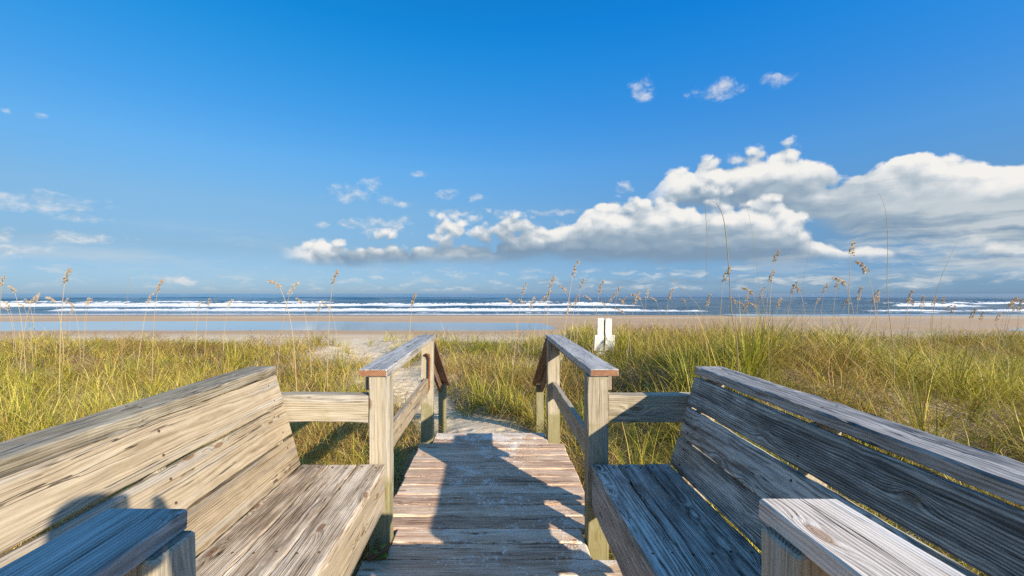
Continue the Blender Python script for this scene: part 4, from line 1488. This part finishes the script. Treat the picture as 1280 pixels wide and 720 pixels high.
def bare_stalk(pts_px, Y, label, rad=.0045):
    """tall dry stalk; the points are where it passes, all at one distance, so it stands upright in the dune"""
    P = []
    for i, (px, py) in enumerate(pts_px):
        x, z = place(px, py, Y)
        P.append(Vector((x, Y + .03 * math.sin(i * 1.7), z)))
    x, z = P[0].x, P[0].z
    g = float(terrain(x, Y))
    P = [Vector((x + (P[0].x - P[1].x) * .1, Y, g - .03))] + P
    n = len(P)
    # smooth through the points
    out = []
    for i in range(n - 1):
        p0, p1, p2, p3 = P[max(i - 1, 0)], P[i], P[i + 1], P[min(i + 2, n - 1)]
        for q in range(5):
            t = q / 5
            out.append(.5 * ((2 * p1) + (p2 - p0) * t + (2 * p0 - 5 * p1 + 4 * p2 - p3) * t * t + (-p0 + 3 * p1 - 3 * p2 + p3) * t ** 3))
    out.append(P[-1])
    N = len(out)
    v, f = tube(out, [rad * (1 - .75 * i / (N - 1)) for i in range(N)], 6)
    o = mesh_obj('grass_stalk', v, f, BARE, None, True)
    tag(o, label, 'stalk')
    return o


bare_stalk([(922, 440), (916, 388), (911, 340), (904, 280), (898, 256), (890, 252), (881, 262), (883, 300), (884, 352)], 5.0, 'tall dry stalk bent over at the top into a hook before the cloud', .0062)
bare_stalk([(1117, 440), (1112, 370), (1109, 300), (1104, 262), (1100, 241)], 5.5, 'tallest straight bare stalk, rising to the middle of the grey cloud', .0055)
bare_stalk([(1164, 430), (1172, 372), (1182, 332), (1196, 299)], 6.0, 'bare stalk leaning right, rightmost of the tall stalks', .005)
bare_stalk([(960, 420), (950, 350), (940, 292), (930, 248)], 5.5, 'thin bare stalk leaning left beside the hooked stalk', .0035)
bare_stalk([(880, 400), (850, 358), (822, 327), (796, 295)], 6.0, 'thin bare stalk slanting far to the left above the railing', .0038)
bare_stalk([(1003, 420), (1005, 360), (1009, 322), (1013, 292)], 6.5, 'faint thin stalk between the hooked stalk and the highest seed head', .003)
bare_stalk([(153, 425), (157, 380), (162, 338)], 8.0, 'short bare upright stalk left of the left bench end', .005)
bare_stalk([(276, 425), (270, 385), (262, 350)], 9.0, 'short thin stalk leaning left behind the left bench', .004)


# ------------------------------------------------------------------ small broad-leaved weeds
def leaf_mat():
    m, T, p, out = new_mat('weed_leaf')
    tc = T.new('ShaderNodeTexCoord')
    n = T.noise(tc.outputs['Object'], 30, 3, .6)
    col = T.mix(n, (.09, .17, .02), (.20, .27, .045))
    T.put(p.inputs['Base Color'], col)
    p.inputs['Roughness'].default_value = .45
    tr = T.new('ShaderNodeBsdfTranslucent')
    T.put(tr.inputs['Color'], (.28, .36, .04))
    mx = T.new('ShaderNodeMixShader')
    mx.inputs[0].default_value = .3
    T.l.new(p.outputs[0], mx.inputs[1])
    T.l.new(tr.outputs[0], mx.inputs[2])
    T.l.new(mx.outputs[0], out.inputs[0])
    return m


LEAF = leaf_mat()


def weed(x, y, h, n, label, base=None, seed=0):
    r = random.Random(seed)
    e = thing('weed', label, 'weed')
    z0 = float(terrain(x, y)) if base is None else base
    v, f = tube([(x, y, z0 - .02), (x + .01, y, z0 + h * .5), (x + .02, y - .01, z0 + h)], [.004, .003, .0015], 6)
    mesh_obj('stem', v, f, LEAF, e)
    v, f = [], []
    for k in range(n):
        t = (k + .6) / n
        az_ = k * 2.4 + r.uniform(-.4, .4)
        o = Vector((x + .02 * t, y - .01 * t, z0 + h * t))
        d = Vector((math.cos(az_), math.sin(az_), r.uniform(.1, .7))).normalized()
        s = d.cross(Vector((0, 0, 1))).normalized()
        up = s.cross(d)
        L = r.uniform(.05, .085) * (1.15 - .5 * t)
        b0 = len(v)
        for tt, wv in ((0, .02), (.25, .30), (.55, .34), (.82, .18), (1, .01)):
            c = o + d * L * tt + up * L * (.22 * tt - .42 * tt * tt)
            v += [c - s * L * wv + up * .08 * L * wv, c, c + s * L * wv + up * .08 * L * wv]
        for q in range(4):
            a = b0 + 3 * q
            f += [(a, a + 1, a + 4, a + 3), (a + 1, a + 2, a + 5, a + 4)]
    mesh_obj('leaves', v, f, LEAF, e, True)


weed(-.60, 2.24, .06, 4, 'small green weed sprouting beside the left post at the deck edge', .0, 3)
weed(.80, 3.05, .42, 9, 'green leafy weed beside the deck right of the middle rail', None, 5)
weed(1.02, 4.1, .46, 12, 'leafy green weed in the grass behind the right end beam', None, 6)
weed(-4.2, 3.55, .36, 12, 'bright green leafy weed at the sandy lower left edge of the grass', None, 8)

# driftwood stub on the deck by the left post
v, f = tube([(-.64, 2.21, .012), (-.60, 2.25, .022), (-.565, 2.285, .035), (-.548, 2.30, .05)], [.010, .021, .024, .010], 9)
tag(mesh_obj('driftwood', v, f, WOOD_STAIR, None, True), 'small pinkish-brown stub of driftwood lying at the foot of the left post', 'driftwood')


# ------------------------------------------------------------------ the photographer (stands behind the lens; seen as a shadow on the left bench)
def cloth_mat(name, c):
    m, T, p, out = new_mat(name)
    tc = T.new('ShaderNodeTexCoord')
    n = T.noise(tc.outputs['Object'], 30, 3, .6)
    T.put(p.inputs['Base Color'], T.mix(n, c, tuple(q * 1.4 for q in c)))
    p.inputs['Roughness'].default_value = .85
    return m


def person():
    J = {'pelvis': (0, -.34, .80), 'waist': (0, -.34, .92), 'chest': (0, -.33, 1.10), 'neck': (0, -.31, 1.25), 'chin': (0, -.285, 1.33), 'head': (0, -.28, 1.40), 'crown': (0, -.28, 1.475)}
    V, E, R = [], [], []

    def add(p, r, parent=None):
        V.append(p)
        R.append(r)
        if parent is not None:
            E.append((parent, len(V) - 1))
        return len(V) - 1

    pel = add(J['pelvis'], (.14, .10))
    wa = add(J['waist'], (.13, .095), pel)
    ch = add(J['chest'], (.155, .10), wa)
    nk0 = add((0, -.32, 1.215), (.085, .07), ch)
    nk = add(J['neck'], (.052, .052), nk0)
    cn = add(J['chin'], (.060, .068), nk)
    hd = add(J['head'], (.075, .090), cn)
    add(J['crown'], (.058, .070), hd)
    for s in (-1, 1):
        hip = add((s * .095, -.34, .74), (.085, .085), pel)
        kn = add((s * .105, -.32, .43), (.055, .058), hip)
        an = add((s * .11, -.35, .085), (.036, .040), kn)
        he = add((s * .115, -.30, .035), (.038, .032), an)
        add((s * .12, -.20, .026), (.036, .022), he)
        sh = add((s * .175, -.32, 1.185), (.055, .055), nk0)
        el = add((s * .27, -.20, 1.00), (.042, .042), sh)
        wr = add((s * .12, -.085, 1.27), (.026, .028), el)
        pm = add((s * .095, -.070, 1.335), (.030, .018), wr)
        for q in range(4):
            k1 = add((s * (.085 - .006 * q), -.060 + .004 * q, 1.372 - .018 * q), (.0095, .0095), pm)
            k2 = add((s * (.060 - .004 * q), -.045, 1.384 - .018 * q), (.009, .009), k1)
            add((s * (.036 - .003 * q), -.047, 1.380 - .018 * q), (.008, .008), k2)
        t1 = add((s * .082, -.092, 1.345), (.011, .011), pm)
        add((s * .055, -.098, 1.362), (.009, .009), t1)
    k = 1.062
    V = [(p[0], p[1] + .07 * min(1, p[2]) * (1 if p[1] < -.15 else .3), p[2] * k) for p in V]
    me = bpy.data.meshes.new('person')
    me.from_pydata(V, E, [])
    o = bpy.data.objects.new('person', me)
    o.location = (0, 0, 0)
    COL.objects.link(o)
    md = o.modifiers.new('skin', 'SKIN')
    sv = me.skin_vertices[0].data
    for i, r in enumerate(R):
        sv[i].radius = r
    sv[0].use_root = True
    md2 = o.modifiers.new('sub', 'SUBSURF')
    md2.levels = md2.render_levels = 2
    me.materials.append(cloth_mat('photographer_clothes', (.20, .22, .26)))
    tag(o, 'person standing behind the benches with raised hands, casting the rounded shadow', 'person')


person()


def bevel_box(name, c, d, bev, mat, parent):
    import bmesh
    bm = bmesh.new()
    bmesh.ops.create_cube(bm, size=1.0)
    for v in bm.verts:
        v.co = Vector((v.co.x * d[0] + c[0], v.co.y * d[1] + c[1], v.co.z * d[2] + c[2]))
    bmesh.ops.bevel(bm, geom=bm.edges[:], offset=bev, segments=3, affect='EDGES', profile=.6)
    me = bpy.data.meshes.new(name)
    bm.to_mesh(me)
    bm.free()
    me.materials.append(mat)
    o = bpy.data.objects.new(name, me)
    COL.objects.link(o)
    o.parent = parent
    return o


BLACK = cloth_mat('camera_black', (.02, .02, .02))
pc = thing('photo_camera', 'black camera held up in both hands by the person', 'camera')
bevel_box('camera_body', (0, -.085, 1.390), (.16, .06, .11), .012, BLACK, pc)
v, f = tube([(0, -.06, 1.376), (0, -.03, 1.376), (0, -.012, 1.376)], [.034, .036, .036], 20)
mesh_obj('lens_barrel', v, f, BLACK, pc, False)
